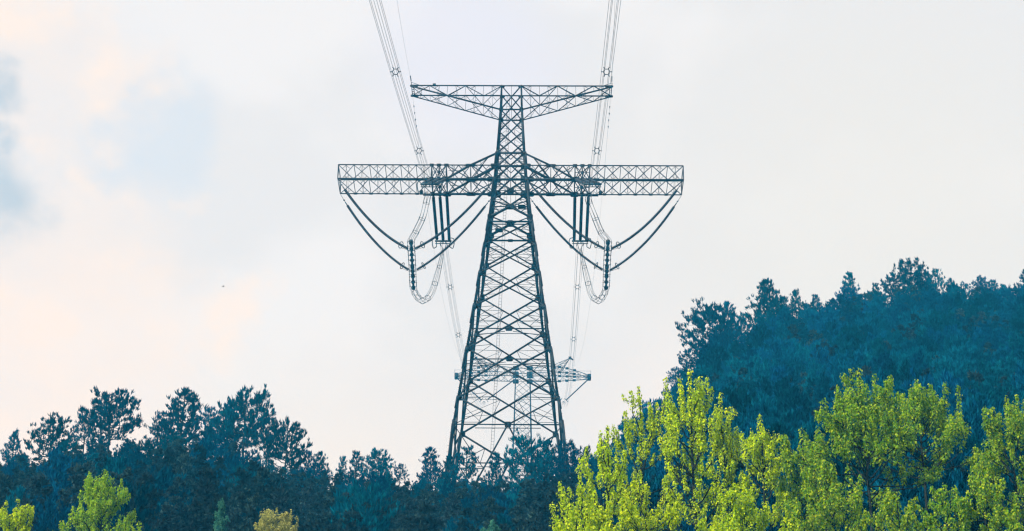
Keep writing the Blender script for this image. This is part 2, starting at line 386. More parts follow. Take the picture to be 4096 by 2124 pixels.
for f in range(4):
    m = MB(); g = MB(); nrm = FN[f]
    # head
    for k, w_ in ((343, .17), (438, .2), (612, .26), (663, .22), (717, .26), (826, .15), (886, .24)):
        m.bar(fp(f, -1, LV[k]), fp(f, 1, LV[k]), w_)
    xpanel(m, f, LV[343], LV[438], .19); xpanel(m, f, LV[438], LV[525], .2, .055); xpanel(m, f, LV[525], LV[612], .21, .055)
    m.bar(fp(f, 0, LV[343]), fp(f, 0, LV[438]), .06)
    xpanel(m, f, LV[612], LV[717], .24, .08)
    m.bar(fp(f, -.5, LV[612]), fp(f, 0, lerp(LV[612], LV[663], .5)), .11); m.bar(fp(f, .5, LV[612]), fp(f, 0, lerp(LV[612], LV[663], .5)), .11)
    m.bar(fp(f, 0, LV[663]), fp(f, 0, LV[762]), .07)
    c = xpanel(m, f, LV[717], LV[800], .24, .08); gusset(g, fp(f, 0, LV[762]), nrm, .95, .85)
    m.bar(fp(f, -1, LV[762]), fp(f, 1, LV[762]), .10)
    for s in (-1, 1):
        m.angle(fp(f, 0, LV[826]), fp(f, s, LV[868]), .36, .4); m.angle(fp(f, 0, LV[826]), fp(f, s, LV[800]), .18, .4)
        m.bar(fp(f, s * .5, lerp(LV[826], LV[868], .5)), fp(f, s, LV[826]), .09)
        gusset(g, fp(f, s * .86, LV[717]), nrm, 1.0, 1.0); gusset(g, fp(f, s * .90, LV[663]), nrm, .75, .7); gusset(g, fp(f, s * .92, LV[612] - .1), nrm, .75, .75)
        gusset(g, fp(f, s * .94, LV[438]), nrm, .55, .6); gusset(g, fp(f, s * .95, LV[343] - .1), nrm, .7, .34); gusset(g, fp(f, s * .95, LV[868]), nrm, .8, .9)
    gusset(g, fp(f, 0, LV[826]), nrm, 1.0, .8); gusset(g, fp(f, 0, LV[886]), nrm, .7, .4)
    # body
    xpanel(m, f, LV[886], LV[978], .22, .06)
    xpanel(m, f, LV[978], LV[1091], .23, .06)
    xpanel(m, f, LV[1091], LV[1223], .24, .06)
    c = xpanel(m, f, LV[1223], LV[1394], .25, .065); gusset(g, fp(f, 0, LV[1314]), nrm, .86, .66)
    m.bar(fp(f, -1, LV[1314]), fp(f, 1, LV[1314]), .15)
    for s in (-1, 1): m.bar(fp(f, s * .1, LV[1314] - .4), fp(f, s * .95, LV[1314] - 1.1), .08)
    m.bar(fp(f, -.55, LV[1314] - .75), fp(f, .55, LV[1314] - .75), .08)
    c = xpanel(m, f, LV[1394], LV[1590], .26, .065)
    m.bar(fp(f, -1, LV[1394] - 2.2), lerp(fp(f, -1, LV[1394]), fp(f, 1, LV[1590]), .3), .10)
    m.bar(fp(f, 1, LV[1394] - 2.2), lerp(fp(f, 1, LV[1394]), fp(f, -1, LV[1590]), .3), .10)
    # base: diagonals meet at a gusset, then an inverted V down to the feet
    G = fp(f, 0, LV[1698]); gusset(g, G, nrm, .78, .75)
    m.bar(fp(f, -1, LV[1698]), fp(f, 1, LV[1698]), .16); m.bar(fp(f, -.6, LV[1698] - .5), fp(f, .6, LV[1698] - .5), .1)
    for s in (-1, 1):
        foot = fp(f, s, z_foot); m.angle(G, fp(f, s, LV[1590]), .25, .4); m.angle(G, foot, .26, .4)
        p = lerp(G, foot, .36); q_ = lerp(G, foot, .62)
        m.bar(p, fp(f, s, p[2] + ZB), .11); m.bar(q_, fp(f, s, q_[2] + ZB), .10)
        m.bar(p, fp(f, s, LV[1698]), .13); m.bar(q_, fp(f, s, p[2] + ZB), .13); m.bar(q_, lerp(p, fp(f, s, p[2] + ZB), .5), .08)
        m.bar(lerp(G, fp(f, s, LV[1590]), .5), fp(f, s, LV[1698]), .10); m.bar(lerp(G, fp(f, s, LV[1590]), .5), fp(f, s * .55, LV[1698]), .08)
        for k in (886, 978, 1091, 1223, 1394, 1590): gusset(g, fp(f, s * .965, LV[k]), nrm, .62, .85)
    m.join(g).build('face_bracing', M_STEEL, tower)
# climbing ladder and two small work platforms
m = MB()
for sx in (-.18, .18):
    for k0, k1 in zip([343, 612, 717, 886, 1223], [612, 717, 886, 1223, 1698]):
        m.bar(loc_(sx - hw(LV[k0]) * .33, hw(LV[k0]) * .9, LV[k0]), loc_(sx - hw(LV[k1]) * .33, hw(LV[k1]) * .9, LV[k1]), .05)
for i in range(120):
    z = LV[343] - i * (LV[343] - LV[1698]) / 120; x0 = -hw(z) * .33
    m.bar(loc_(x0 - .18, hw(z) * .9, z), loc_(x0 + .18, hw(z) * .9, z), .03)
m.build('climbing_ladder', M_STEEL, tower)
m = MB(); zz = LV[868] - .1; h_ = hw(zz)
m.box(loc_(-h_ * .55, h_ * .35, zz), 1.0, 1.1, .06); m.build('work_platform', M_STEEL, tower)
m = MB()
zz = LV[800]; m.box(loc_(h_ * .55, -h_ * .2, zz), 1.0, 1.1, .06)
for y0 in (-.9, .6): m.bar(loc_(h_ * .25, y0, zz), loc_(h_ * .25, y0, zz + 1.5), .05)
m.bar(loc_(h_ * .25, -.9, zz + 1.5), loc_(h_ * .25, .6, zz + 1.5), .05)
m.build('work_platform', M_STEEL, tower)

# crossarms
PXM = (unp(2043, 717, YC - hw(LV[717]))[1] * math.cos(PITCH) + (LV[717] - CAMZ) * math.sin(PITCH)) / FPX   # metres per photo pixel at the arm
PXT = (unp(2043, 343, YC - hw(LV[343]))[1] * math.cos(PITCH) + (LV[343] - CAMZ) * math.sin(PITCH)) / FPX
def strip(m, A, B, w, phase=0, red=.05, cross=False, half=True):
    """lattice between two chords given as equal lists of nodes: zigzag plus light secondary members"""
    n = len(A)
    for i in range(n - 1):
        a, b = (A[i], B[i + 1]) if (i + phase) % 2 == 0 else (B[i], A[i + 1])
        m.angle(a, b, w, .4)
        if cross:
            c, d = (B[i], A[i + 1]) if (i + phase) % 2 == 0 else (A[i], B[i + 1]); m.bar(c, d, w * .7)
        if red and half:
            mid = lerp(a, b, .5); q1, q2 = lerp(a, b, .27), lerp(a, b, .73)
            ua, ub = (A, B) if (i + phase) % 2 == 0 else (B, A)
            m.bar(mid, lerp(ua[i], ua[i + 1], .55), red); m.bar(mid, lerp(ub[i], ub[i + 1], .45), red)
            m.bar(q1, lerp(ua[i], ua[i + 1], .55), red); m.bar(q2, lerp(ub[i], ub[i + 1], .45), red)
for s in (-1, 1):
    # upper arm for the ground wires
    m = MB(); g = MB()
    xt = (400 if s < 0 else 401) * PXT; zt, zr = LV[343], LV[438]; ht, hr = hw(zt), hw(zr); n = 6
    FT = [loc_(s * lerp(xt, ht, i / 5), -ht, zt) for i in range(n)]; BT = [loc_(s * lerp(xt, ht, i / 5), ht, zt) for i in range(n)]
    FB = [loc_(s * lerp(xt, hr, i / 5), -lerp(ht, hr, i / 5), lerp(zt - .12, zr, i / 5)) for i in range(n)]
    BB = [loc_(s * lerp(xt, hr, i / 5), lerp(ht, hr, i / 5), lerp(zt - .12, zr, i / 5)) for i in range(n)]
    for P, w_ in ((FT, .17), (BT, .18), (FB, .21), (BB, .15)): m.bar(P[0], P[-1], w_)
    strip(m, FT[1:], FB[1:], .11, 0, .045); strip(m, BT[1:], BB[1:], .10, 0, .045); strip(m, FT, BT, .14, 1, .045); strip(m, FB, BB, .11, 0, .045)
    for i in range(1, 5): m.bar(FT[i], FB[i], .06); m.bar(BT[i], BB[i], .06)
    m.bar(FT[0], BT[0], .12); m.bar(FT[0] + [s * -.28, 0, 0], BT[0] + [s * -.28, 0, 0], .12)
    for t in (.2, .4, .6, .8): m.bar(lerp(FT[0], BT[0], t), lerp(FT[0], BT[0], t) - [s * .28, 0, 0], .07)
    gusset(g, FT[0] + [-s * .35, 0, -.05], FN[0], 1.1, .34); gusset(g, BT[0] + [-s * .3, 0, -.05], FN[0], 1.1, .36)
    m.bar(FT[0] + [0, 0, 0], FT[0] + [s * .06, 0, .5], .1); m.bar(FT[0] + [s * .06, 0, .5], FT[0] + [-s * 1.1, 0, .05], .06)
    m.join(g).build('ground_wire_arm', M_STEEL, tower)
    # conductor arm
    m = MB(); g = MB()
    zt, zb = LV[663], LV[717]; h = hw(zb)
    xs = [692 - 62.5 * i for i in range(7)]; xs = [x * PXM for x in xs]
    FT, FB, BT, BB = [[loc_(s * x, y, z) for x in xs] for y, z in ((-h, zt), (-h, zb), (h, zt), (h, zb))]
    strip(m, FT, FB, .12, 0, .055); strip(m, BT, BB, .12, 1, .055); strip(m, FT, BT, .10, 1, .05); strip(m, FB, BB, .12, 0, .05)
    x317, x288, x258, x161 = (k * PXM for k in (317, 288, 258, 161))
    ends = loc_(s * hw(zt), 0, zt)
    for y in (-h, h):
        m.bar(loc_(s * xs[0], y, zt), loc_(s * hw(zt), y, zt), .15); m.bar(loc_(s * xs[0], y, zb), loc_(s * x317, y, zb), .22 if y < 0 else .15)
        m.bar(loc_(s * x317, y, zb), loc_(s * hw(zb), y, zb), .30)
        m.bar(loc_(s * xs[0], y, zt), loc_(s * xs[0], y, zb), .14)
        # hanging bay: three posts, crosses
        for x in (x317, x288, x258): m.bar(loc_(s * x, y, zt), loc_(s * x, y, zb), .2 if x != x288 else .14)
        for xa, xb in ((x317, x288), (x288, x258)):
            m.bar(loc_(s * xa, y, zt), loc_(s * xb, y, zb), .13); m.bar(loc_(s * xb, y, zt), loc_(s * xa, y, zb), .13)
        m.bar(loc_(s * x317, y, lerp(zt, zb, .5)), loc_(s * x258, y, lerp(zt, zb, .5)), .08)
        # gable braces to the body
        p612 = loc_(s * hw(LV[612]), y / h * hw(LV[612]), LV[612])
        m.angle(p612, loc_(s * x161, y, zt), .30, .5); m.angle(loc_(s * x161, y, zt), loc_(s * x258, y, zb), .30, .5)
        m.angle(loc_(s * x161, y, zt), loc_(s * hw(zb), y, zb), .17, .4); m.angle(loc_(s * x161, y, zb), loc_(s * hw(zt), y, zt), .17, .4)
        m.bar(loc_(s * x161, y, zt), loc_(s * x161, y, zb), .11)
        m.angle(loc_(s * x161, y, zb), lerp(loc_(s * x161, y, zt), p612, .68), .15, .4)
        m.angle(loc_(s * x161, y, zb), loc_(s * x258, y, zt), .13, .4)
        mid = lerp(loc_(s * x161, y, zt), p612, .35); m.bar(mid, loc_(s * lerp(x161, hw(zt), .45), y, zt), .06)
        mid2 = lerp(loc_(s * x161, y, zt), p612, .7); m.bar(mid2, loc_(s * lerp(x161, hw(zt), .35), y, zt), .06)
        for t in (.3, .65): m.bar(loc_(s * lerp(x161, x258, t), y, zt), loc_(s * lerp(x161, x258, t + .1), y, lerp(zt, zb, t)), .06)
        m.bar(loc_(s * lerp(x161, x258, .35), y, lerp(zt, zb, .4)), loc_(s * lerp(x161, x258, .9), y, lerp(zt, zb, .4)), .06)
        nrm = FN[0]
        for x, z, w_, h2 in ((x161, zt - .02, 1.35, .42), (x161, zb, 1.3, .55), (x258, zb, 1.1, .75), (x288, zb, .55, .6), (x317, zb, .6, .6), (x288, zt, .6, .4), (x317, zt, .55, .4), (x258, zt, .6, .4), (x288, lerp(zt, zb, .5), .4, .4), (hw(zb) + .35, zb, 1.3, .7), (hw(zt) + .25, zt, .9, .5)):
            gusset(g, loc_(s * x, y, z), nrm, w_, h2)
        for x in xs[1:]: gusset(g, loc_(s * x, y, zb), nrm, .5, .26); gusset(g, loc_(s * x, y, zt), nrm, .4, .16)
    for x in xs + [x288, x258, x161]:
        for z in (zt, zb): m.bar(loc_(s * x, -h, z), loc_(s * x, h, z), .10)
    nodes = [x317, x258, (x258 + x161) / 2, x161, (x161 + hw(zb)) / 2, hw(zb)]
    for z, ph in ((zt, 0), (zb, 1)):
        strip(m, [loc_(s * x, -h, z) for x in nodes], [loc_(s * x, h, z) for x in nodes], .14, ph, .06, cross=True)
    m.bar(loc_(s * xs[0], -h, zb), loc_(s * xs[0], h, zt), .08); m.bar(loc_(s * xs[0], -h, zt), loc_(s * xs[0], h, zb), .08)
    # long hanger beam under the bay, stub boxes on it
    for y, z in ((h, zb - .12), (-h, zb + .02)):
        m.bar(loc_(s * (x317 + 1.25), y, z), loc_(s * x258, y, z), .34, .26)
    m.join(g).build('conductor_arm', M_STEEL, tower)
    m = MB(); m.box(loc_(s * 363 * PXM, h + .1, zb + .28), .42, .5, .44); m.bar(loc_(s * 363 * PXM - .3, h + .1, zb + .05), loc_(s * 363 * PXM + .3, h + .1, zb + .05), .12); m.build('instrument_box', M_PLATE, tower)
m = MB(); m.box(loc_(-309 * PXT, -hw(LV[343]), LV[343] + .1), .40, .3, .3); m.bar(loc_(-309 * PXT - .3, -hw(LV[343]), LV[343] - .08), loc_(-309 * PXT + .3, -hw(LV[343]), LV[343] - .08), .1)
m.build('instrument_box', M_PLATE, tower)
for sx in (-1, 1):
    for sy in (-1, 1):
        m = MB(); b = loc_(sx * hw(z_foot), sy * hw(z_foot), z_foot); m.box(b - [0, 0, .6], 1.1, 1.1, 1.6); m.box(b + [0, 0, .25], .8, .8, .16); m.build('footing', M_GROUND, tower)

# ------------------------------------------------------------------ insulators, conductors, jumpers
MB.k = 1.0
def shed_profile(m, pts, r=.165, core=.075, pitch=.17):
    """insulator string: a rod with closely spaced sheds following a path"""
    P = np.asarray(pts, float); seg = np.linalg.norm(np.diff(P, axis=0), axis=1); cum = np.concatenate([[0], np.cumsum(seg)]); Ltot = cum[-1]
    n = int(Ltot / pitch); q = []; rr = []
    for i in range(n):
        for o_, r_ in ((.0, core), (.18, r), (.50, r * .92), (.62, core)):
            q.append((i + o_) * pitch); rr.append(r_)
    q = np.array(q); X = np.stack([np.interp(q, cum, P[:, k]) for k in range(3)], 1)
    m.tube(X, rr, 8)
def sagline(a, b, sag, n=24):
    t = np.linspace(0, 1, n)[:, None]; P = a + (b - a) * t; P[:, 2] -= (4 * sag * t * (1 - t))[:, 0]; return P
def ring(m, c, axis, rx, ry, r=.045, tilt=(0, 0, 1)):
    axis = np.asarray(axis, float) / np.linalg.norm(axis); u = np.asarray(tilt, float); u = u - axis * (u @ axis); u /= np.linalg.norm(u); v = np.cross(axis, u)
    a = np.arange(20) * 2 * math.pi / 20
    m.tube(c + np.cos(a)[:, None] * u * ry + np.sin(a)[:, None] * v * rx, r, 6, close=True)
def hexes(c, d, R, up=(0, 0, 1)):
    d = np.asarray(d, float) / np.linalg.norm(d); x = np.cross(d, up); x /= np.linalg.norm(x); y = np.cross(x, d)
    return [c + R * (math.cos(k * math.pi / 3) * x + math.sin(k * math.pi / 3) * y) for k in range(6)]
def spacer(parent, c, d, R=.47, th=.055):
    m = MB(); inn = hexes(c, d, R * .62); ou = hexes(c, d, R * 1.08); mm = hexes(c, d, R * .62)
    for k in range(6):
        m.bar(inn[k], inn[(k + 1) % 6], th); m.bar(mm[k], ou[k], th); m.bar(lerp(mm[k], ou[k], .82), ou[k], th * 1.8)
    return m.build('spacer', M_FIT, parent)
def bundle(name, label, group, path, R0, R=.47, rw=.02, spacers=(), taper_end=0):
    """six wires on a hexagon along a path"""
    P = np.asarray(path, float); D = np.gradient(P, axis=0); t = thing(name, label, 'power line', P[0], 0, group)
    H = np.array([hexes(P[i], D[i], R) for i in range(len(P))])
    for k in range(6):
        m = MB(); m.tube(H[:, k] - P[0], rw, 5); m.build('conductor_wire', M_WIRE, t)
    for i in spacers:
        sp = spacer(t, P[i] - P[0], D[i], R)
    return t
SIDE = {-1: 'left', 1: 'right'}
Z717 = LV[717]; HB = hw(Z717)
tube_pts = {}
for s in (-1, 1):
    sd = SIDE[s]; ot = SIDE[-s]
    # --- near tension set: three strings towards the camera, seen almost end on
    ny = unp(1718 if s < 0 else 2370, 736, 238.0); fy = unp(1773 if s < 0 else 2321, 964, 268.0)
    hang = [315, 288, 260]
    def tension(nm, lab, side_y, z0, end, dirv, along=(1, 0, 0)):
        t = thing(nm, lab, 'insulator set', end, 0, 'tension insulator sets under the conductor arm')
        tops = [tworld(s * k * PXM, side_y, z0) for k in hang]
        for j, tp in enumerate(tops):
            e = end + np.array([s * (1 - j) * .85, 0, 0]); d = (e - tp) / np.linalg.norm(e - tp)
            m = MB(); shed_profile(m, [tp + d * .9 - end, e - d * .35 - end], .22, .165, .19); i_ = m.build('insulator_string', M_INS, t)
            m = MB(); m.bar(tp - end, tp + d * .95 - end, .07); m.box(tp + d * .45 - end, .18, .18, .12); m.build('hanger_link', M_FIT, i_)
        m = MB(); m.bar(np.array([-1.15, 0, 0]), np.array([1.15, 0, 0]), .16, .22)
        m.bar(np.array([-1.1, .1, -.35]), np.array([1.1, .1, -.35]), .09)
        for x in (-.95, 0, .95): m.bar(np.array([x, 0, 0]), np.array([x, .1, -.35]), .09)
        for j, p_ in enumerate(hexes(dirv * 1.6, dirv, .47)):
            m.bar(np.array([(-.45 if p_[0] < 0 else .45), 0, -.3]), p_, .06); m.bar(p_, p_ + dirv * .8, .08)
        m.build('yoke_plate', M_FIT, t)
        for sx in (-1, 1):
            m = MB(); cx = np.array([sx * 1.05, 0, -.05])
            a = np.array([[0, 0, .55], [.36, 0, .45], [.50, 0, 0.05], [.46, .1, -.45], [.34, .15, -.95], [.22, .15, -1.02], [-.12, .15, -.78], [-.14, .1, -.3], [-.02, 0, 0]])
            m.tube(cx + a * [sx, 1, 1], .065, 6); m.build('grading_ring', M_FIT, t)
        return t
    dn = np.array([-.012, -1, -.34]); dn /= np.linalg.norm(dn); df = np.array([.013, 1, .17]); df /= np.linalg.norm(df)
    tension('tension_insulator_set', f'dark cluster of end-on insulator strings amid the {sd} half of the long crossarm', -HB, Z717, ny, dn)
    tension('tension_insulator_set', f'three parallel straight insulator strings hanging under the {sd} half of the long crossarm', HB, Z717, fy, df)
    # --- rigid jumper tube
    tn, tf = unp(1644 if s < 0 else 2432, 966, 245.2), unp(1654 if s < 0 else 2424, 1150, 259.3)
    zc = (tn[2] + tf[2]) / 2; tn[2] = tf[2] = zc; tube_pts[s] = (tn, tf)
    J = thing('jumper_line', f'{sd} jumper of six looped wires around a dark tube below the long crossarm', 'jumper line', tn, 0, 'jumper loops below the conductor arms')
    m = MB(); m.tube([tn - tn, tf - tn], .15, 8)
    for t in np.linspace(.05, .98, 9): ring(m, (tf - tn) * t, tf - tn, .22, .22, .07)
    for t in (.02, .16, .55, .72, .99): m.tube([(tf - tn) * (t - .015), (tf - tn) * (t + .015)], .27, 8)
    m.build('jumper_tube', M_FIT, J)
    # path of the six wires: near yoke -> under the arm -> along the tube -> loop -> far yoke
    p0 = ny + dn * 1.6; p9 = fy + df * 1.5
    q = [p0 + [0, .6, -1.2],
         unp(1709 if s < 0 else 2352, 792, 240.5), unp(1692 if s < 0 else 2378, 865, 242.2), unp(1663 if s < 0 else 2404, 928, 244.0),
         tn + [0, .3, 0], lerp(tn, tf, .3), lerp(tn, tf, .6), lerp(tn, tf, .97),
         unp(1665 if s < 0 else 2414, 1180, 261.3), unp(1690 if s < 0 else 2394, 1203, 263.6), unp(1722 if s < 0 else 2366, 1178, 265.5), unp(1748 if s < 0 else 2346, 1105, 267.3), p9 + [0, -.5, -1.0]]
    q = np.array(q); cs = []
    for i in range(len(q) - 1):                          # Catmull-Rom
        a, b, c, d = q[max(i - 1, 0)], q[i], q[i + 1], q[min(i + 2, len(q) - 1)]
        for t in np.linspace(0, 1, 7)[:-1]:
            cs.append(.5 * ((2 * b) + (c - a) * t + (2 * a - 5 * b + 4 * c - d) * t ** 2 + (3 * b - a - 3 * c + d) * t ** 3))
    cs.append(q[-1]); cs = np.array(cs); D = np.gradient(cs, axis=0)
    H = []; xr = np.array([1., 0, 0])
    for i in range(len(cs)):
        d = D[i] / np.linalg.norm(D[i]); x = xr - d * (xr @ d); x /= np.linalg.norm(x); y = np.cross(d, x)
        f_ = min(1.0, .35 + .65 * min(i / 5, 1), .35 + .65 * min((len(cs) - 1 - i) / 6, 1)); Rj = .42 * f_ + (.08 if 24 <= i <= 42 else 0)
        H.append([cs[i] + Rj * (math.cos(k * math.pi / 3 + .52) * x + math.sin(k * math.pi / 3 + .52) * y) for k in range(6)])
    H = np.array(H)
    for k in range(6):
        m = MB(); m.tube(H[:, k] - tn, .026, 5); m.build('jumper_wire', M_WIRE, J)
    sm = None
    for i in [8, 13, 18, 25, 27, 29, 31, 33, 35, 37, 39, 41, 46, 50, 54, 58, 64, 68]:
        m = MB(); hx = H[min(i, len(H) - 1)] - tn; c = hx.mean(0)
        for k in range(6): m.bar(hx[k], hx[(k + 1) % 6], .035); m.bar(lerp(c, hx[k], .93), lerp(c, hx[k], 1.12), .075)
        m.build('spacer', M_FIT, J)
    # --- V strings holding the jumper
    for side_y, zz_, att, lab in ((-HB, Z717, lerp(tn, tf, .17), 'upper'), (HB, Z717, lerp(tn, tf, .62), 'lower')):
        for outer in (True, False):
            if outer: top = tworld(s * 690 * PXM, side_y, zz_ - .15)
            else: top = tworld(s * (hw(zz_ - .3) + .25), side_y, zz_ - .25)
            rel = np.sign(top[0] - att[0]); e = att + np.array([rel * .38, 0, .05])
            P = sagline(top, e, 1.35 if outer else 1.2, 30) - e
            where = f'{sd} crossarm tip' if outer else 'tower body'
            t = thing('insulator_string', f'{lab} curved dark insulator string from {where} to {sd} jumper tube', 'insulator', e, 0, 'V-shaped jumper insulators')
            m = MB(); shed_profile(m, P[3:], .19, .115, .19); m.build('shed_column', M_INS, t)
            m = MB(); m.tube(P[:4], .03, 6); c = P[1]; m.box(lerp(P[1], P[2], .5), .22, .14, .14); m.tube(P[2:4] , .07, 6); m.build('hanger_link', M_FIT, t)
            m = MB(); c = P[-4]; ax = P[-1] - P[-5]
            ring(m, c, ax, .55, .42, .05); m.bar(c + [0, 0, -.42], P[-1] + [-rel * .2, 0, -.25], .035); m.bar(c + [0, 0, .1], P[-1], .035); m.build('grading_ring', M_FIT, t)
    # --- near span, passing over the camera
    a0 = ny + dn * 1.6; xslope = (11.75 - 10.3) / 84.0
    ts = np.concatenate([np.linspace(0, 110, 45), np.linspace(115, 310, 40)])
    P = np.stack([a0[0] - xslope * ts, a0[1] - ts, a0[2] - .338 * ts + .00020 * ts ** 2], 1)
    def near_idx(P, py): return int(np.argmin([abs(proj(p)[1] - py) if p[1] > 120 else 1e9 for p in P]))
    sp = [near_idx(P, 280 if s < 0 else 275), near_idx(P, 610)]
    bundle('conductor_bundle', f'{sd} bundle of six thin wires sloping down from the top edge to the long crossarm', 'six-wire conductor bundles', P, 0, .5, .018, sp)
    # --- far span to the second tower
    b0 = fy + df * 1.5; b1 = unp(1936 if s < 0 else 2254, 1618, 498.0)
    T = b1[1] - b0[1]; ts = np.linspace(0, 1, 60); c2 = .00056 * T * T
    P = np.stack([lerp(b0[0], b1[0], ts), lerp(b0[1], b1[1], ts), lerp(b0[2], b1[2], ts) - c2 * ts * (1 - ts)], 1)
    sp = [int(np.argmin([abs(proj(p)[1] - k) for p in P])) for k in ((1140, 1345) if s < 0 else (1150, 1358))]
    bundle('conductor_bundle', f'{sd} bundle of six faint wires running down behind the tower to the distant small tower', 'six-wire conductor bundles', P, 0, .5, .016, sp)
    # --- ground wires from the upper arm
    g0 = tworld(s * 401 * PXT, -hw(LV[343]), LV[343] + .5); e0 = unp(1578 if s < 0 else 2462, -60, 160.0)
    ts = np.linspace(0, 2.6, 60); dv = e0 - g0
    P = g0 + dv * ts[:, None]; P[:, 2] += 1.2 * ts * (ts - 1)
    t = thing('ground_wire', f'single hair-thin wire rising from the {sd} tip of the short upper crossarm', 'ground wire', g0, 0, 'ground wires')
    m = MB(); m.tube(P - g0, .010, 4); m.build('wire', M_WIRE, t)
    for k in (.03, .05, .07, .09): m = MB(); m.box(dv * k, .12, .2, .12); m.bar(dv * k - [0, .3, .12], dv * k + [0, .3, -.12], .05); m.build('vibration_damper', M_FIT, t)
    g1 = tworld(s * 399 * PXT, hw(LV[343]), LV[343] - .1); e1 = unp(1904 if s < 0 else 2280, 1432, 494.0)
    ts = np.linspace(0, 1, 50); dv = e1 - g1; P = g1 + dv * ts[:, None]; P[:, 2] -= 60 * ts * (1 - ts)
    t = thing('ground_wire', f'single hair-thin wire dropping behind the {sd} tip of the short upper crossarm', 'ground wire', g1, 0, 'ground wires')
    m = MB(); m.tube(P - g1, .010, 4); m.build('wire', M_WIRE, t)
    for k in (.012, .02, .028, .036): c = lerp(P[0], P[1], k * 49) - g1; m = MB(); m.box(c, .12, .2, .12); m.bar(c - [0, .3, .12], c + [0, .3, -.12], .05); m.build('vibration_damper', M_FIT, t)

# ------------------------------------------------------------------ the distant tower
YF = 496.0
MB.k = .6
cF = unp(2091, 1515, YF); KF = (cF[1] * math.cos(PITCH) + (cF[2] - CAMZ) * math.sin(PITCH)) / FPX     # m per px there
zF = gz(cF[0], YF) - .5
far = thing('transmission_tower', 'small distant suspension tower with slim body and pointed crossarm, seen through the big tower', 'power tower', (cF[0], YF, zF))
def fl(x, y, z): return np.array([x, y, z - zF])
hA, hB2 = 30 * KF, 34 * KF; z0 = cF[2]; zU = unp(2091, 1472, YF - hA)[2]; zL = z0 - 55 * KF
def fh(z): return float(np.interp(z, [zF, z0 - 10, z0, zU], [52 * KF, 30 * KF, 29 * KF, 28 * KF]))
for sx in (-1, 1):
    for sy in (-1, 1):
        m = MB(); m.angle(fl(sx * fh(zF), sy * fh(zF), zF), fl(sx * fh(z0), sy * fh(z0), z0), .42, .4); m.angle(fl(sx * fh(z0), sy * fh(z0), z0), fl(sx * fh(zU), sy * fh(zU), zU), .4, .4); m.build('leg', M_STEEL, far)
m = MB(); zs = np.linspace(z0, zF, 19)
for f in range(4):
    def ff(s_, z):
        a, b = s_ * fh(z), -fh(z)
        for _ in range(f): a, b = -b, a
        return fl(a, b, z)
    for a, b in zip(zs[:-1], zs[1:]): m.bar(ff(-1, a), ff(1, b), .13); m.bar(ff(1, a), ff(-1, b), .13)
    for z in zs[::4]: m.bar(ff(-1, z), ff(1, z), .12)
    m.bar(ff(-1, z0), ff(1, zU), .15); m.bar(ff(1, z0), ff(-1, zU), .15); m.bar(ff(-1, zU), ff(1, zU), .2)
m.build('body_bracing', M_STEEL, far)
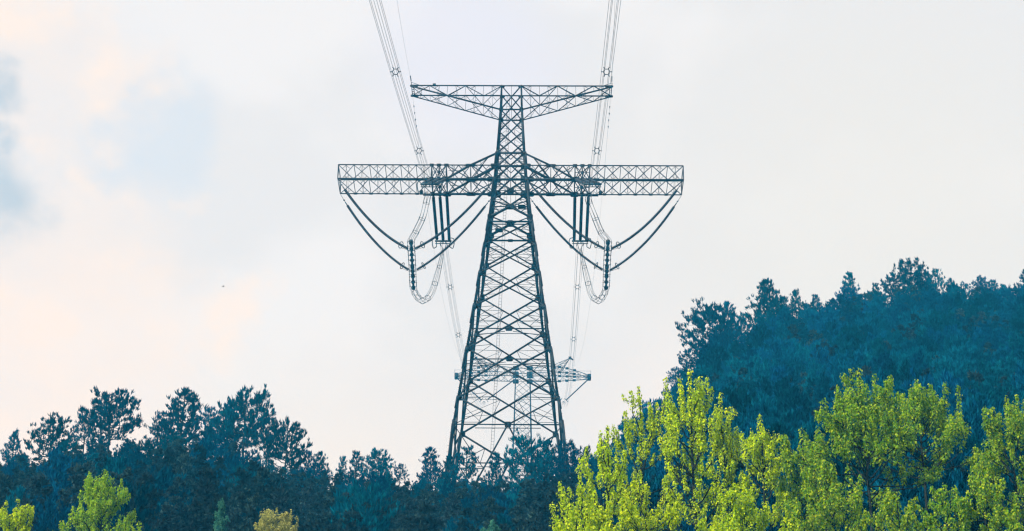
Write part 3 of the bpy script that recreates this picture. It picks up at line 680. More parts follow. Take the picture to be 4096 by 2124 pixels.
for s in (-1, 1):
    m = MB(); g = MB(); n = 8; xt = 266 * KF; zt = z0 + 4 * KF; zm = z0
    rows = {}
    for nm, y, zr_, ze in (('ft', -1, zU, zt + .6), ('bt', 1, zU, zt + .6), ('fb', -1, z0, zt), ('bb', 1, z0, zt)):
        rows[nm] = [fl(s * lerp(28 * KF, xt, i / n), y * lerp(28 * KF, .6, max(0, i / n - .45) / .55), lerp(zr_, ze, i / n) + (1.1 * math.sin(math.pi * i / n) if nm[1] == 't' else 0)) for i in range(n + 1)]
        for a, b in zip(rows[nm][:-1], rows[nm][1:]): m.bar(a, b, .24 if nm[1] == 'b' else .19)
    strip(m, rows['ft'], rows['fb'], .13, 0, .08, True); strip(m, rows['bt'], rows['bb'], .13, 1, .08, True); strip(m, rows['ft'], rows['bt'], .11, 0, 0); strip(m, rows['fb'], rows['bb'], .11, 0, 0)
    for nm in rows:
        for i in (0, 4, 5, 6): gusset(g, rows[nm][i], FN[0], .8 if i else 1.5, .6 if i else 1.2, .1)
    gusset(g, fl(s * xt, 0, zt + .3), FN[0], .9, 1.4, 1.2); m.bar(fl(s * (xt + .4), 0, zt), fl(s * (xt + .4), 0, zt + 2.2), .12); m.bar(fl(s * (xt + .4), 0, zt + 2.0), fl(s * (xt - 3), 0, zt + 2.0), .06)
    m.join(g).build('crossarm', M_STEEL, far)
    m = MB(); tip = e1 = unp(1904 if s < 0 else 2280, 1432, YF); tip = fl(tip[0] - cF[0], 0, tip[2])
    pts = [rows['ft'][4], rows['bt'][4], rows['ft'][5], rows['bt'][5]]; base2 = [fl(s * 105 * KF, -1.6, zU + .5), fl(s * 105 * KF, 1.6, zU + .5), fl(s * 150 * KF, -1.3, zU - .3), fl(s * 150 * KF, 1.3, zU - .3)]
    for b in base2: m.bar(b, tip, .15)
    for t in (.25, .5, .75):
        r_ = [lerp(b, tip, t) for b in base2]; r2 = [lerp(b, tip, t - .25) for b in base2]
        for i, j in ((0, 1), (1, 3), (3, 2), (2, 0)): m.bar(r_[i], r_[j], .09); m.bar(r2[i], r_[j], .09)
    m.bar(tip, tip + [s * .8, 0, -.5], .5); m.box(tip, .7, .5, .6); m.build('ground_wire_peak', M_STEEL, far)
    # V insulators
    end = unp(1936 if s < 0 else 2254, 1613, 498.0)
    for k, xk in ((0, 34 * KF), (1, xt - .3)):
        top = np.array([cF[0] + s * xk, YF, (z0 if k == 0 else zt) - .3]); e = end + np.array([0, 0, .5])
        t = thing('insulator_string', f'slanting insulator rod from the {SIDE[s] + " arm tip" if k else SIDE[s] + " body edge"} of the distant tower', 'insulator', e, 0, 'V insulators of the distant tower')
        m = MB(); shed_profile(m, [top - e, np.array([np.sign(top[0] - e[0]) * .6, 0, .3])], .2, .12, .3); m.build('shed_column', M_INS, t)
        m = MB(); ring(m, np.array([np.sign(top[0] - e[0]) * .7, 0, .35]), top - e, .6, .6, .07)
        for p_ in hexes(np.array([0, 0, -.5]), (0, 1, .2), .5): m.bar(np.zeros(3), p_, .08)
        m.build('grading_ring', M_FIT, t)

# ------------------------------------------------------------------ trees
MB.k = 1.0
def quads_mesh(name, Qs):
    Qs = np.asarray(Qs); n = len(Qs); return np_mesh(name, Qs.reshape(-1, 3), [np.arange(n * 4).reshape(n, 4)])
def blades(rng, base, axis, n, ln, wd, spread):
    """n narrow diamond blades starting at base, fanning about axis"""
    axis = axis / np.linalg.norm(axis)
    d = axis + rng.normal(0, spread, (n, 3)); d /= np.linalg.norm(d, axis=1)[:, None]
    l_ = ln * rng.uniform(.6, 1.1, (n, 1)); side = np.cross(d, rng.normal(0, 1, (n, 3))); side /= np.linalg.norm(side, axis=1)[:, None] + 1e-9
    b = base + rng.normal(0, ln * .12, (n, 3)); w = side * wd * rng.uniform(.7, 1.2, (n, 1))
    return np.stack([b, b + d * l_ * .5 + w, b + d * l_, b + d * l_ * .5 - w], 1)
def pine_meshes(seed, h=9.0, rad=2.6, bare=.25, n_limb=30, open_=1.0, tuft=.62, nb=9, point=0.0):
    """unit pine, height h: tapered bent trunk with up-curving limbs carrying separate needle tufts"""
    rng = np.random.default_rng(seed); tr = MB(); tz = np.linspace(-.06, 1, 11)
    bend = np.cumsum(rng.normal(0, .03, (11, 2)), 0) * h * .12
    T = np.stack([bend[:, 0], bend[:, 1], tz * h * .97], 1); tr.tube(T, np.linspace(.019, .003, 11) * h + .008, 7)
    tp = lambda z: np.array([np.interp(z, T[:, 2], T[:, k]) for k in range(3)])
    Q = [blades(rng, T[-1], np.array([0, 0, 1.]), nb * 2, tuft * .9, .06, .4), blades(rng, T[-1] - [0, 0, .35], np.array([0, 0, 1.]), nb, tuft, .06, .5)]
    ang = rng.uniform(0, 6.28)
    for i in range(n_limb):
        f = bare + (1 - bare) * (i + rng.uniform(0, .8)) / n_limb; ang += 2.4 + rng.normal(0, .45)
        env = ((1 - point) * math.sin(math.pi * min(1, (1 - f) * .62 + .10)) ** .8 + point * (.05 + .95 * min(1, (1 - f) * 1.25) ** .9)) * rng.uniform(.55, 1.12)
        Ll = rad * env; p0 = tp(f * h * .97); o = np.array([math.cos(ang), math.sin(ang), 0])
        ris = Ll * rng.uniform(.22, .62); n = 6; P = np.array([p0 + o * Ll * t + np.array([0, 0, ris * t ** 1.7 - .06 * Ll * math.sin(math.pi * t)]) for t in np.linspace(0, 1, n)])
        P[1:-1] += rng.normal(0, .03 * Ll, (n - 2, 3)); tr.tube(P, np.linspace(.010 * h * (.35 + .65 * (1 - f)), .012, n), 5)
        k = max(3, int(Ll * 4.0 * open_))
        for j in range(k):
            t = rng.uniform(.28, 1) if j else 1.0; b = np.array([np.interp(t, np.linspace(0, 1, n), P[:, c]) for c in range(3)])
            sd = np.cross(o, [0, 0, 1.]) * rng.choice([-1, 1]); tl = Ll * rng.uniform(.16, .5) * (1.1 - .5 * t)
            e = b + (o * .55 + sd * rng.uniform(.3, 1.1)) * tl + np.array([0, 0, rng.uniform(-.15, .85) * tl + rng.uniform(-.12, .22)])
            tr.tube([b, lerp(b, e, .5) - [0, 0, .03], e], [.018, .013, .008], 4)
            for q in range(rng.integers(1, 3)):
                c = lerp(b, e, 1 - .55 * q) + rng.normal(0, .10, 3); ax = (e - b) / (np.linalg.norm(e - b) + 1e-6) * .4 + np.array([0, 0, 1.0])
                Q.append(blades(rng, c - [0, 0, .08], ax, nb, tuft, .06, .21))
    return tr.mesh('trunk'), quads_mesh('crown', np.concatenate(Q))
def leafy_mesh(seed, h=8.0, rad=2.6, cone=.3, n=5200, leaf=.24, lobes=16, base=.12):
    """dense broadleaf evergreen: limbs to many leaf clumps with ragged edges"""
    rng = np.random.default_rng(seed); tr = MB(); T = np.array([[0, 0, -.06 * h], [.02 * h, 0, .3 * h], [0, .02 * h, .6 * h], [0, 0, .9 * h]])
    tr.tube(T, [.022 * h, .017 * h, .011 * h, .004 * h], 7); Q = []
    for i in range(lobes):
        f = base + (1 - base) * ((i + .5) / lobes); env = (1 - f) ** (.35 + .8 * cone) * (min(1, (f - base) / .25 + .35))
        a = i * 2.4 + rng.normal(0, .5); r = rad * env * rng.uniform(.45, .85); c = np.array([math.cos(a) * r, math.sin(a) * r, f * h * .96])
        b = np.array([0, 0, max(.1, f - .16) * h]); tr.tube([b, lerp(b, c, .5) + [0, 0, .1], c], [.009 * h, .006 * h, .002 * h], 5)
        lr = max(.35, rad * env * rng.uniform(.42, .7)); k = int(n / lobes * (lr / rad / .4) ** 1.3) + 40; nc = max(4, k // 34)
        v = rng.normal(0, 1, (nc, 3)); v /= np.linalg.norm(v, axis=1)[:, None]; v[:, 2] = v[:, 2] * .85 + .15
        cc = c + v * lr * rng.uniform(.45, 1.12, (nc, 1))
        for q in cc: Q.append(blades(rng, q, np.array([q[0] - c[0], q[1] - c[1], .55 * lr + (q[2] - c[2])]) + 1e-3, 34, leaf * 1.5, leaf * .36, .8))
    Q.append(blades(rng, np.array([0, 0, .93 * h]), np.array([0, 0, 1.]), 60, leaf * 2.5, leaf * .36, .5))
    return tr.mesh('trunk'), quads_mesh('crown', np.concatenate(Q))
def put(kind, meshes, mats, px, py, Y, label, cat, group, unit_h, wide=1.0, rot=None, name='pine_tree', sink=0.0):
    """stand a tree on the ground at distance Y so that its top is where the photo shows it"""
    top = unp(px, py, Y); zg = gz(top[0], Y); H = max(2.0, top[2] - zg)
    t = thing(name, label, cat, (top[0], Y, zg), rot if rot is not None else (px * 1.7) % 6.28, group)
    wide *= 1.18; t.scale = (H / unit_h * wide, H / unit_h * wide, H / unit_h)
    part('trunk', meshes[0], t, mats[0]); part('crown', meshes[1], t, mats[1]); return t
PV = [pine_meshes(11, 9, 2.8, .30, 40), pine_meshes(23, 9, 2.7, .20, 50, point=.85), pine_meshes(37, 9, 3.2, .34, 40, 1.1), pine_meshes(41, 9, 2.2, .18, 44, point=.6), pine_meshes(59, 9, 2.8, .40, 28, .9, point=.25)]
DV = [leafy_mesh(5, 8, 2.7, .25), leafy_mesh(6, 8, 2.3, .75), leafy_mesh(7, 8, 3.0, .15, 5600), leafy_mesh(8, 8, 2.4, .45)]
GL, GR, GC = 'pines along the left ridge', 'pines on the right hilltop', 'pines below the big tower'
LEFT = [  # px, py, Y, variant, width, label
    (62, 1718, 236, 3, .8, 'small thin pine at the far left end of the left ridge'),
    (215, 1663, 240, 0, 1.0, 'rounded pine second from the left edge on the left ridge'),
    (350, 1640, 246, 4, .75, 'sparse gappy pine leaning left of the tall forked pine on the left ridge'),
    (455, 1566, 243, 2, .95, 'tall open-crowned pine, left one of the three highest on the left ridge'),
    (655, 1640, 250, 4, .7, 'airy pine filling the left flank of the tallest ridge pine'),
    (745, 1553, 243, 1, 1.15, 'tallest pine with pointed dome top, middle of the left ridge'),
    (835, 1625, 249, 4, .8, 'lacy pine on the right flank of the tallest ridge pine'),
    (915, 1602, 246, 3, 1.1, 'flat-topped pine just left of the right-hand high pine of the left ridge'),
    (990, 1572, 243, 2, .9, 'high pine with wide crown, right one of the three highest on the left ridge'),
    (1075, 1668, 240, 4, .8, 'shorter pine stepping down right of the high ridge pines'),
    (1152, 1684, 238, 0, .85, 'last round-topped pine where the left ridge drops toward the gap'),
]
MID = [
    (1238, 1798, 238, 3, .9, 'low pine at the left end of the dip between ridge and tower'),
    (1282, 1803, 240, 1, .8, 'low bushy spike pine in the dip, beside the leftmost dip pine'),
    (1372, 1822, 242, 3, .7, 'smallest narrow pine in the middle of the dip'),
    (1430, 1800, 240, 3, .85, 'narrow pointed pine left of the twin-headed dip pine'),
    (1520, 1797, 238, 0, .95, 'wider twin-headed pine on the right of the dip'),
    (1600, 1852, 242, 4, .8, 'sparse low pine at the lowest point of the dip'),
    (1722, 1785, 240, 1, .85, 'slim bright-edged pine left of the big tower foot'),
    (1800, 1815, 238, 3, .9, 'pine touching the left side of the left tower leg'),
    (1868, 1790, 237, 4, .85, 'open pine covering the left tower leg'),
    (1985, 1806, 238, 1, .75, 'small pine between the tower legs, left of the bright gap'),
    (2108, 1752, 236, 2, .8, 'broad pine with upright candles between the tower legs'),
    (2190, 1758, 240, 1, .9, 'dense pine with upright candles left of the right tower leg'),
    (2268, 1770, 236, 0, .85, 'dense dark pine covering the right tower leg'),
    (2345, 1782, 240, 3, .9, 'pine just right of the right tower leg'),
    (2440, 1770, 262, 4, .7, 'thin pine behind the leftmost tips of the yellow-green tree'),
]
RIGHT = [
    (2620, 1590, 290, 4, .8, 'lowest scraggly pine on the left edge of the hill, above the yellow-green tips'),
    (2700, 1470, 300, 4, .9, 'scraggly pine leaning out from the steep left edge of the hill'),
    (2745, 1395, 304, 4, .85, 'flat sparse pine on the shoulder at the left edge of the hill'),
    (2838, 1222, 308, 2, 1.0, 'open spreading pine, left of the pair on the hill shoulder'),
    (2908, 1203, 310, 1, .8, 'pointed pine, right of the pair on the hill shoulder'),
    (2962, 1255, 314, 4, .7, 'thin gappy pine between the shoulder pair and the big hill pine'),
    (3062, 1115, 316, 1, 1.05, 'big tall conical pine standing clear on the hill crest'),
    (3122, 1180, 320, 4, .75, 'lacy pine at the right side of the big conical hill pine'),
    (3180, 1153, 320, 3, .75, 'slim pine right of the big conical hill pine'),
    (3262, 1174, 322, 3, .8, 'low pointed pine midway between the conical pine and the crest spike'),
    (3320, 1200, 324, 4, .8, 'short ragged pine at the foot of the crest spike'),
    (3396, 1086, 322, 1, .75, 'narrow spiky pine standing up alone on the crest'),
    (3500, 1130, 326, 3, .8, 'low small pine left of the highest crest tree'),
    (3560, 1105, 326, 0, .8, 'rounded pine leaning against the highest crest tree'),
    (3640, 1036, 326, 0, .95, 'highest wide-headed pine on top of the hill'),
    (3700, 1080, 328, 3, .75, 'small pine at the right shoulder of the highest crest tree'),
    (3735, 1072, 326, 4, .7, 'wispy pine right of the highest crest tree'),
    (3800, 1112, 328, 1, .7, 'dark blunt low pine in the middle of the right crest'),
    (3862, 1130, 328, 4, .8, 'sparse pale-tipped pine on the right crest'),
    (3925, 1106, 326, 0, .7, 'small bushy pine on the right crest'),
    (3975, 1115, 328, 3, .7, 'little pine left of the dip near the right edge'),
    (4020, 1140, 330, 4, .7, 'lowest pine at the dip near the right edge'),
    (4102, 1078, 328, 1, .95, 'pine cut off by the right edge at the hilltop'),
]
for lst, grp in ((LEFT, GL), (MID, GC), (RIGHT, GR)):
    for px, py, Y, v, wd, lab in lst:
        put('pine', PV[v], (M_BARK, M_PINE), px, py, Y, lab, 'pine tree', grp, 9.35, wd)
DARKS = [
    (320, 1868, 168, 1, 1.0, 'dark conical evergreen behind the small bright left tree'),
    (205, 1950, 160, 0, 1.0, 'dark evergreen between the two bright lower-left trees'),
    (540, 1868, 190, 3, 1.1, 'dark evergreen rising behind the right side of the bright left tree'),
    (820, 1925, 165, 2, 1.1, 'broad blackish dome-shaped evergreen in the lower left middle'),
    (690, 1890, 190, 0, 1.0, 'grey-green evergreen left of the blackish dome'),
    (1130, 1890, 180, 3, 1.0, 'dark evergreen behind the olive bush'),
    (1290, 1900, 200, 2, 1.0, 'rounded evergreen below the dip, right of the olive bush'),
    (1420, 1955, 165, 2, 1.1, 'wide dark evergreen dome at the bottom below the dip'),
    (1590, 1925, 190, 0, 1.0, 'mid-green evergreen below the lowest point of the dip'),
    (1700, 1960, 170, 1, 1.2, 'conical evergreen below the slim pine left of the tower'),
    (1850, 1950, 185, 3, 1.1, 'dark evergreen straight below the left tower leg'),
    (1960, 1925, 200, 2, .9, 'rounded evergreen below the bright gap between the tower legs'),
    (2120, 1920, 185, 0, 1.1, 'dark wide evergreen below the tower, left of the yellow-green tips'),
    (2250, 1895, 200, 2, 1.0, 'dark evergreen directly behind the leftmost yellow-green tips'),
]
for px, py, Y, v, wd, lab in DARKS:
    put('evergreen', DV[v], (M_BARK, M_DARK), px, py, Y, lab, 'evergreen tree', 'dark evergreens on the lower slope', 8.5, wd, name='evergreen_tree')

# bright spring trees in front: ascending shoots clothed in drooping leaves
def shoot_tree(seed, H, R, bare, n_limb, leaf, lean=(0, 0), env_p=1.2, env_k=.5, spacing=.075, nleaf=8, sub=4, up=1.0, col_r=.135, low=.58, bulk=.86, leaders=()):
    """ascending limbs that turn up into separate leafy columns, drooping leaves in loose whorls"""
    rng = np.random.default_rng(seed); tr = MB(); n = 12; tz = np.linspace(-.03, .96, n)
    w = np.cumsum(rng.normal(0, .012, (n, 2)), 0) * H * .22
    T = np.stack([w[:, 0] + lean[0] * tz ** 2, w[:, 1] + lean[1] * tz ** 2, tz * H], 1)
    tr.tube(T, np.linspace(.0085, .0012, n) * H + .006, 7)
    tp = lambda z: np.array([np.interp(z, T[:, 2], T[:, k]) for k in range(3)])
    shoots = [(np.array([tp(z) for z in np.linspace(.70 * H, .96 * H, 10)]), 1.0)]
    for lx, lz in leaders:                                 # strong side shoots standing above the crown
        ly = rng.uniform(-.12, .12) * R; r = math.hypot(lx, ly); f = max(bare, min(.8, (lz - 1.5 * r - .16 * H) / H)); p0 = tp(f * H)
        t = np.linspace(0, 1, 13)[:, None]; tgt = np.array([lx, ly]); P = np.concatenate([p0[:2] + (tgt - p0[:2]) * (1 - (1 - t) ** 2.2), p0[2] + (lz - p0[2]) * (.6 * t + .4 * t ** 1.4)], 1)
        P[1:-1] += rng.normal(0, .02, (11, 3)); tr.tube(P, np.linspace(.0045 * H * (1.1 - .5 * f), .006, 13), 5); shoots.append((P[4:], rng.uniform(.8, 1.0)))
        for j in range(3):
            t0 = rng.integers(3, 7); b = P[t0]; a2 = rng.uniform(0, 6.28); l2 = rng.uniform(.2, .5); o2 = np.array([math.cos(a2), math.sin(a2), 0]); tt = np.linspace(0, 1, 7)[:, None]
            B = b + o2 * l2 * (1 - (1 - tt) ** 2.2) + np.array([0, 0, min(1.6, (lz - b[2]) * .75)]) * tt; tr.tube(B, np.linspace(.014, .005, 7), 4); shoots.append((B[1:], rng.uniform(.6, .85)))
    ang = rng.uniform(0, 6.28)
    for i in range(n_limb):
        f = bare + (.80 - bare) * (i + rng.uniform(0, .9)) / n_limb; ang += 2.4 + rng.normal(0, .35)
        r = R * (1 - ((f - bare) / (1 - bare)) ** env_p * .8) * rng.uniform(.30, 1.05)
        o = np.array([math.cos(ang), math.sin(ang), 0]); p0 = tp(f * H)
        cap = H * (bulk if leaders else 1.0) * (1 - env_k * (r / R) ** 1.1) * rng.uniform(low, 1.02)
        rise = max(.12 * H, min(cap - f * H, (2.9 * r + .24 * H) * up))
        t = np.linspace(0, 1, 11)[:, None]; P = p0 + o * r * (1 - (1 - t) ** 2.4) + np.array([0, 0, rise]) * (.55 * t + .45 * t ** 1.5)
        P[1:] += rng.normal(0, .012 * r + .008, (10, 3)); tr.tube(P, np.linspace(.0036 * H * (1.1 - .5 * f), .006, 11), 5)
        shoots.append((P[5:], rng.uniform(.75, 1.15)))
        for j in range(sub):
            t0 = rng.uniform(.18, .75); b = np.array([np.interp(t0, np.linspace(0, 1, 11), P[:, c]) for c in range(3)])
            a2 = ang + rng.choice([-1, 1]) * rng.uniform(.4, 1.6); o2 = np.array([math.cos(a2), math.sin(a2), 0]); l2 = r * rng.uniform(.12, .30) + .16
            t = np.linspace(0, 1, 7)[:, None]; rs = min(l2 * rng.uniform(2.4, 4.5) * up, max(.5, cap - b[2] + .2))
            B = b + o2 * l2 * (1 - (1 - t) ** 2.2) + np.array([0, 0, rs]) * t ** 1.15; B[1:] += rng.normal(0, .015, (6, 3)); tr.tube(B, np.linspace(.015, .005, 7), 4)
            shoots.append((B[2:], rng.uniform(.6, .95)))
    Q = []
    for P, size in shoots:
        seg = np.linalg.norm(np.diff(P, axis=0), axis=1); cum = np.concatenate([[0], np.cumsum(seg)]); q = 0.0
        while q < cum[-1] + .04:
            c = np.array([np.interp(q, cum, P[:, k]) for k in range(3)]); fr = q / cum[-1]; q += spacing * rng.uniform(.6, 1.5)
            m_ = int(rng.integers(max(2, nleaf - 2), nleaf + 3)); rr = size * col_r * (.45 + .75 * math.sin(math.pi * (.12 + .80 * fr))) * (.45 + .75 * rng.uniform() + .25 * math.sin(q * 9.0))
            a = rng.uniform(0, 6.28) + np.arange(m_) * 6.28 / m_ + rng.normal(0, .4, m_); rad_ = rr * rng.uniform(.35, 1.2, m_)
            tip = c + np.stack([np.cos(a) * rad_, np.sin(a) * rad_, rng.normal(.03, .05, m_)], 1)
            d = np.stack([np.cos(a) * .55, np.sin(a) * .55, -rng.uniform(.5, 1.8, m_)], 1) + rng.normal(0, .22, (m_, 3)); d /= np.linalg.norm(d, axis=1)[:, None]
            sd = np.cross(d, np.stack([np.cos(a), np.sin(a), np.full(m_, .4)], 1) + rng.normal(0, .35, (m_, 3))); sd /= np.linalg.norm(sd, axis=1)[:, None] + 1e-9
            l_ = leaf * rng.uniform(.5, 1.4, (m_, 1)); wv = sd * l_ * rng.uniform(.28, .44, (m_, 1))
            Q.append(np.stack([tip, tip + d * l_ * .42 + wv, tip + d * l_, tip + d * l_ * .42 - wv], 1))
    return tr.mesh('trunk'), quads_mesh('crown', np.concatenate(Q))
def bright(seed, px, py, Y, rad_px, label, mat, group='bright green trees in the foreground', bare=.3, n_limb=26, leaf=.10, lean_px=0, name='deciduous_tree', cat='deciduous tree', **kw):
    top = unp(px, py, Y); k = (Y * math.cos(PITCH) + (top[2] - CAMZ) * math.sin(PITCH)) / FPX
    zg = gz(top[0] - lean_px * k, Y); H = top[2] - zg
    ldr = [((a - px + lean_px) * k, top[2] + (py - b) * k / math.cos(math.atan2(top[2], Y)) - zg) for a, b in kw.pop('tips', ())]
    ms_ = shoot_tree(seed, H / .975, rad_px * k, bare, n_limb, leaf, lean=(lean_px * k, 0), leaders=ldr, **kw)
    t = thing(name, label, cat, (top[0] - lean_px * k, Y, zg), 0, group)
    part('trunk', ms_[0], t, M_BARK_Y); part('crown', ms_[1], t, mat)
    return t
bright(101, 2762, 1466, 92, 255, 'tallest yellow-green tree with a spire top, first big one right of the tower', M_YEL, bare=.32, n_limb=25, sub=3, env_k=.55, env_p=.75, bulk=.82, tips=((2718, 1500), (2826, 1512), (2805, 1530), (2665, 1590), (2625, 1605), (2800, 1640)))
bright(102, 2560, 1528, 96, 210, 'yellow-green tree with thin dark tips against the sky, left flank of the spire-topped tree', M_YEL, bare=.32, n_limb=15, sub=3, env_k=.55, bulk=.76, tips=((2500, 1642), (2600, 1640), (2460, 1760), (2665, 1500)))
bright(103, 2440, 1692, 88, 210, 'low yellow-green tree left of the spire-topped tree, second from the dark slope', M_YEL, bare=.3, n_limb=18, sub=3, env_k=.50, bulk=.80, tips=((2402, 1760), (2345, 1790), (2500, 1800)))
bright(104, 2300, 1885, 84, 140, 'leftmost of the big yellow-green trees, its small tips overlapping the dark slope', M_YEL, bare=.3, n_limb=19, sub=3, env_k=.5, tips=((2240, 1925), (2212, 2012), (2360, 1900)))
bright(105, 2878, 1560, 94, 120, 'narrow yellow-green tree with a single column top, just right of the spire-topped tree', M_YEL, bare=.3, n_limb=16, sub=3, env_k=.55, bulk=.64, tips=((2836, 1674), (2940, 1709), (2905, 1690)))
bright(106, 3034, 1652, 90, 155, 'yellow-green tree with three separate candle tips, between the spire-topped and the rounded tree', M_YEL, bare=.3, n_limb=18, sub=3, env_k=.5, bulk=.68, tips=((2964, 1730), (3067, 1725), (3005, 1724), (3100, 1790)))
bright(107, 3208, 1704, 92, 180, 'rounded mid-green tree left of the tallest right-hand tree', M_GRN, bare=.32, n_limb=30, sub=3, env_k=.30, low=.85, col_r=.16, tips=((3130, 1740), (3270, 1712), (3290, 1730)))
bright(108, 3432, 1456, 90, 300, 'tall green tree with forked dark trunk and billowing top, highest right-hand crown', M_GRN, bare=.40, n_limb=43, sub=3, env_k=.28, leaf=.112, col_r=.17, low=.82, tips=((3348, 1540), (3500, 1490), (3560, 1500), (3330, 1610), (3590, 1560)))
bright(109, 3662, 1510, 95, 235, 'green tree with several open dark stems, second from the right edge', M_GRN, bare=.46, n_limb=33, sub=3, env_k=.20, leaf=.112, col_r=.17, low=.85, tips=((3600, 1590), (3720, 1535), (3772, 1538), (3830, 1542), (3640, 1550)))
bright(110, 4020, 1580, 90, 240, 'green tree at the right edge of the view', M_GRN, bare=.34, n_limb=25, sub=3, env_k=.34, leaf=.112, col_r=.16, low=.82, tips=((3930, 1632), (4066, 1582), (4100, 1610), (3960, 1640)))
bright(111, 3290, 1850, 82, 260, 'low green tree filling the space under the billowing tree', M_GRN, bare=.25, n_limb=24, sub=4, env_k=.3, col_r=.16)
bright(112, 2600, 1930, 80, 330, 'low yellow-green tree at the bottom edge under the spire-topped tree', M_YEL, bare=.25, n_limb=26, sub=4, env_k=.35)
bright(113, 2960, 1960, 80, 280, 'low yellow-green tree at the bottom edge under the candle-tipped tree', M_YEL, bare=.25, n_limb=24, sub=4, env_k=.35)
bright(114, 3780, 1930, 80, 200, 'low green sapling at the bottom edge between the two rightmost tall trees', M_GRN, bare=.3, n_limb=14, sub=4, env_k=.3)
bright(115, 3590, 1960, 78, 200, 'low green tree at the bottom edge right of the forked dark trunk', M_GRN, bare=.25, n_limb=18, sub=4, env_k=.3)
bright(116, 2370, 1960, 76, 200, 'lowest yellow-green tree in the bottom left corner of the bright grove', M_YEL, bare=.25, n_limb=19, sub=4, env_k=.35)
bright(117, 3930, 1880, 80, 190, 'low green tree at the bottom edge under the right-edge tree', M_GRN, bare=.25, n_limb=18, sub=4, env_k=.3)
bright(120, 428, 1866, 100, 195, 'bright green conical tree at the lower left', M_LIME, 'bright trees at the lower left', bare=.3, n_limb=46, env_k=.62, bulk=.72, tips=((360, 1890), (395, 1908), (490, 1912), (335, 1965)))
bright(121, 72, 1992, 95, 110, 'small yellow-green tree in the lower left corner', M_YEL, 'bright trees at the lower left', bare=.3, n_limb=34, env_k=.5, tips=((28, 2010), (135, 2020)))
bright(122, 1112, 2030, 120, 140, 'olive yellow bush cut by the bottom edge, left of the tower', M_OLV, None, bare=.3, n_limb=60, env_k=.22, tips=((1050, 2052), (1075, 2040), (1165, 2044), (1190, 2070)), name='bush', cat='bush')
bright(123, 1962, 2076, 122, 75, 'small blue-green bush at the bottom edge below the tower', M_TEAL, None, bare=.4, n_limb=20, env_k=.3, name='bush', cat='bush', leaf=.16)
bright(124, 892, 1990, 128, 30, 'faint slim teal sapling left of the olive bush', M_TEAL, None, bare=.4, n_limb=14, env_k=.5, leaf=.15, name='sapling', cat='sapling', sub=2)

# ------------------------------------------------------------------ woods that read as one mass
def forest(name, pts, kinds, scales, sources, label):
    me = bpy.data.meshes.new(name); me.vertices.add(len(pts)); me.vertices.foreach_set('co', np.asarray(pts, np.float32).ravel())
    rng = np.random.default_rng(len(pts))
    for nm, ty, arr in (('kind', 'INT', kinds), ('size', 'FLOAT', scales), ('turn', 'FLOAT', rng.uniform(0, 6.28, len(pts)))):
        at = me.attributes.new(nm, ty, 'POINT'); at.data.foreach_set('value', list(np.asarray(arr).tolist()))
    o = bpy.data.objects.new(name, me); COL.objects.link(o); o['kind'] = 'stuff'; o['label'] = label; o['category'] = 'woodland'
    ng = bpy.data.node_groups.new(name, 'GeometryNodeTree'); ng.interface.new_socket('Geometry', in_out='INPUT', socket_type='NodeSocketGeometry'); ng.interface.new_socket('Geometry', in_out='OUTPUT', socket_type='NodeSocketGeometry')
    gi, gout = ng.nodes.new('NodeGroupInput'), ng.nodes.new('NodeGroupOutput'); jn = ng.nodes.new('GeometryNodeJoinGeometry')
    def attr(nm, ty):
        a = ng.nodes.new('GeometryNodeInputNamedAttribute'); a.data_type = ty; a.inputs['Name'].default_value = nm; return a.outputs['Attribute']
    ak, asz, atn = attr('kind', 'INT'), attr('size', 'FLOAT'), attr('turn', 'FLOAT')
    cx = ng.nodes.new('ShaderNodeCombineXYZ'); ng.links.new(atn, cx.inputs['Z'])
    for k, src in enumerate(sources):
        oi = ng.nodes.new('GeometryNodeObjectInfo'); oi.inputs['Object'].default_value = src; oi.inputs['As Instance'].default_value = True
        cm = ng.nodes.new('FunctionNodeCompare'); cm.data_type = 'INT'; cm.operation = 'EQUAL'
        ng.links.new(ak, cm.inputs[2]); cm.inputs[3].default_value = k
        ip = ng.nodes.new('GeometryNodeInstanceOnPoints'); ng.links.new(gi.outputs[0], ip.inputs['Points']); ng.links.new(cm.outputs[0], ip.inputs['Selection'])
        ng.links.new(oi.outputs['Geometry'], ip.inputs['Instance']); ng.links.new(cx.outputs[0], ip.inputs['Rotation']); ng.links.new(asz, ip.inputs['Scale'])
        ng.links.new(ip.outputs[0], jn.inputs[0])
    ng.links.new(jn.outputs[0], gout.inputs[0])
    md = o.modifiers.new('scatter', 'NODES'); md.node_group = ng
    return o
def crowns(prefix):
    seen, res = set(), []
    for o in list(COL.objects):
        if o.name.split('.')[0] == 'crown' and o.parent and o.parent.name.split('.')[0] == prefix and o.data.name not in seen:
            seen.add(o.data.name); res.append(o)
    return res
src = crowns('pine_tree') + crowns('evergreen_tree')           # living trees whose foliage the wood repeats
unit_h = [9.35 if o.parent.name.startswith('pine') else 8.5 for o in src]; npine = len(crowns('pine_tree'))
rng = np.random.default_rng(77)
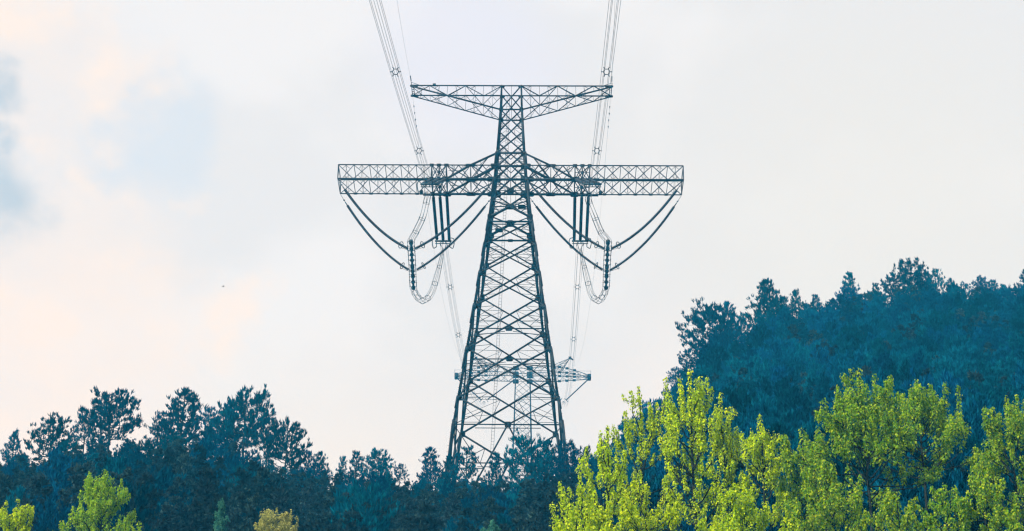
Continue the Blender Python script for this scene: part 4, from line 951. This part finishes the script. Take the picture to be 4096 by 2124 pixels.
# upper limit of the tree tops as the photo shows it (photo column -> row)
def scatter(n, x0, x1, y0, y1, top_line, hmin, hmax, pine_share, mind):
    P, K, Sc = [], [], []; cell = {}
    for _ in range(n):
        Y = math.sqrt(rng.uniform(y0 * y0, y1 * y1)); px = rng.uniform(x0, x1); x = (px - 2048) / FPX * 1.085 * Y
        z = gz(x, Y); g_ = (int(x / mind), int(Y / mind))
        if any((g_[0] + i, g_[1] + j) in cell and math.hypot(x - cell[(g_[0] + i, g_[1] + j)][0], Y - cell[(g_[0] + i, g_[1] + j)][1]) < mind for i in (-1, 0, 1) for j in (-1, 0, 1)): continue
        h = rng.uniform(hmin, hmax); lim = np.interp(px, *top_line) + rng.uniform(-20, 70)
        zmax = unp(px, lim, Y)[2]
        if zmax - z < 2.0: continue
        h = min(h, zmax - z); k = int(rng.integers(0, npine)) if rng.uniform() < pine_share * (1.0 if Y > 195 or px > 2500 else .25) else int(rng.integers(npine, len(src)))
        cell[g_] = (x, Y); P.append((x, Y, z - .2)); K.append(k); Sc.append(h / unit_h[k])
    return P, K, Sc
TL_R = ([2380, 2500, 2590, 2666, 2731, 2800, 2860, 2950, 3060, 3200, 3300, 3400, 3500, 3640, 3800, 3950, 4096, 4300, 5600],
        [1830, 1700, 1640, 1588, 1505, 1410, 1345, 1340, 1240, 1220, 1230, 1165, 1150, 1110, 1135, 1140, 1140, 1150, 1290])
TL_L = ([-1500, 0, 150, 300, 450, 600, 740, 900, 1020, 1150, 1250, 1400, 1600, 1750, 2000, 2200, 2350, 2450],
        [1850, 1850, 1800, 1775, 1750, 1770, 1730, 1740, 1800, 1860, 1875, 1885, 1920, 1900, 1920, 1870, 1860, 1860])
P, K, Sc = scatter(22000, 2380, 5600, 98, 345, TL_R, 5.5, 9.0, .80, 3.0)
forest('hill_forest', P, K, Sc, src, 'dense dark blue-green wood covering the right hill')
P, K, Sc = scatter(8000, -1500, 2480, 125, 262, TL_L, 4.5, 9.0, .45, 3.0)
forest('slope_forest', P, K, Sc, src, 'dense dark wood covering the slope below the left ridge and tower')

# ------------------------------------------------------------------ birds
def bird(px, py, Y, span, label, roll=.3, yaw=.5):
    p = unp(px, py, Y); t = thing('bird', label, 'bird', p, yaw)
    m = MB(); m.tube([(-.5 * span * .5, 0, 0), (-.2 * span, 0, .01), (0, 0, .0), (.16 * span, 0, .02), (.24 * span, 0, .03), (.3 * span, 0, .02)], np.array([.01, .05, .075, .055, .045, .01]) * span, 8)
    m.plate([(-.24 * span, 0, 0), (-.40 * span, .07 * span, 0), (-.40 * span, -.07 * span, 0)], (0, 0, 1), .015 * span); m.build('body', M_BIRD, t)
    for s in (-1, 1):
        w = MB(); w.plate([(.10 * span, 0, .02), (.13 * span, s * .22 * span, .14 * span), (.0, s * .5 * span, .10 * span), (-.06 * span, s * .30 * span, .12 * span), (-.10 * span, 0, .02)], (0, 0, 1), .014 * span); w.build('wing', M_BIRD, t)
bird(893, 1146, 150, .32, 'tiny dark bird flying alone in the open sky left of the tower')
bird(2112, 1733, 300, .7, 'small dark bird hovering between the tower legs above the pines', yaw=1.0)

# ------------------------------------------------------------------ air
HAZE_D = 0.00049
b = MB(); b.box((0, 226, 110), 660, 652, 232)
hz = bpy.data.objects.new('haze', b.mesh('haze')); COL.objects.link(hz); hz['kind'] = 'stuff'; hz['label'] = 'thin blue air over the valley'; hz['category'] = 'haze'
m, t = material('air'); o = nd(t, 'ShaderNodeOutputMaterial'); v = nd(t, 'ShaderNodeVolumePrincipled')
v.inputs['Color'].default_value = (.03, .50, 1.0, 1); v.inputs['Density'].default_value = HAZE_D; v.inputs['Anisotropy'].default_value = 0.0
v.inputs['Absorption Color'].default_value = (1, 1, 1, 1)
t.links.new(v.outputs[0], o.inputs['Volume']); hz.data.materials.append(m)
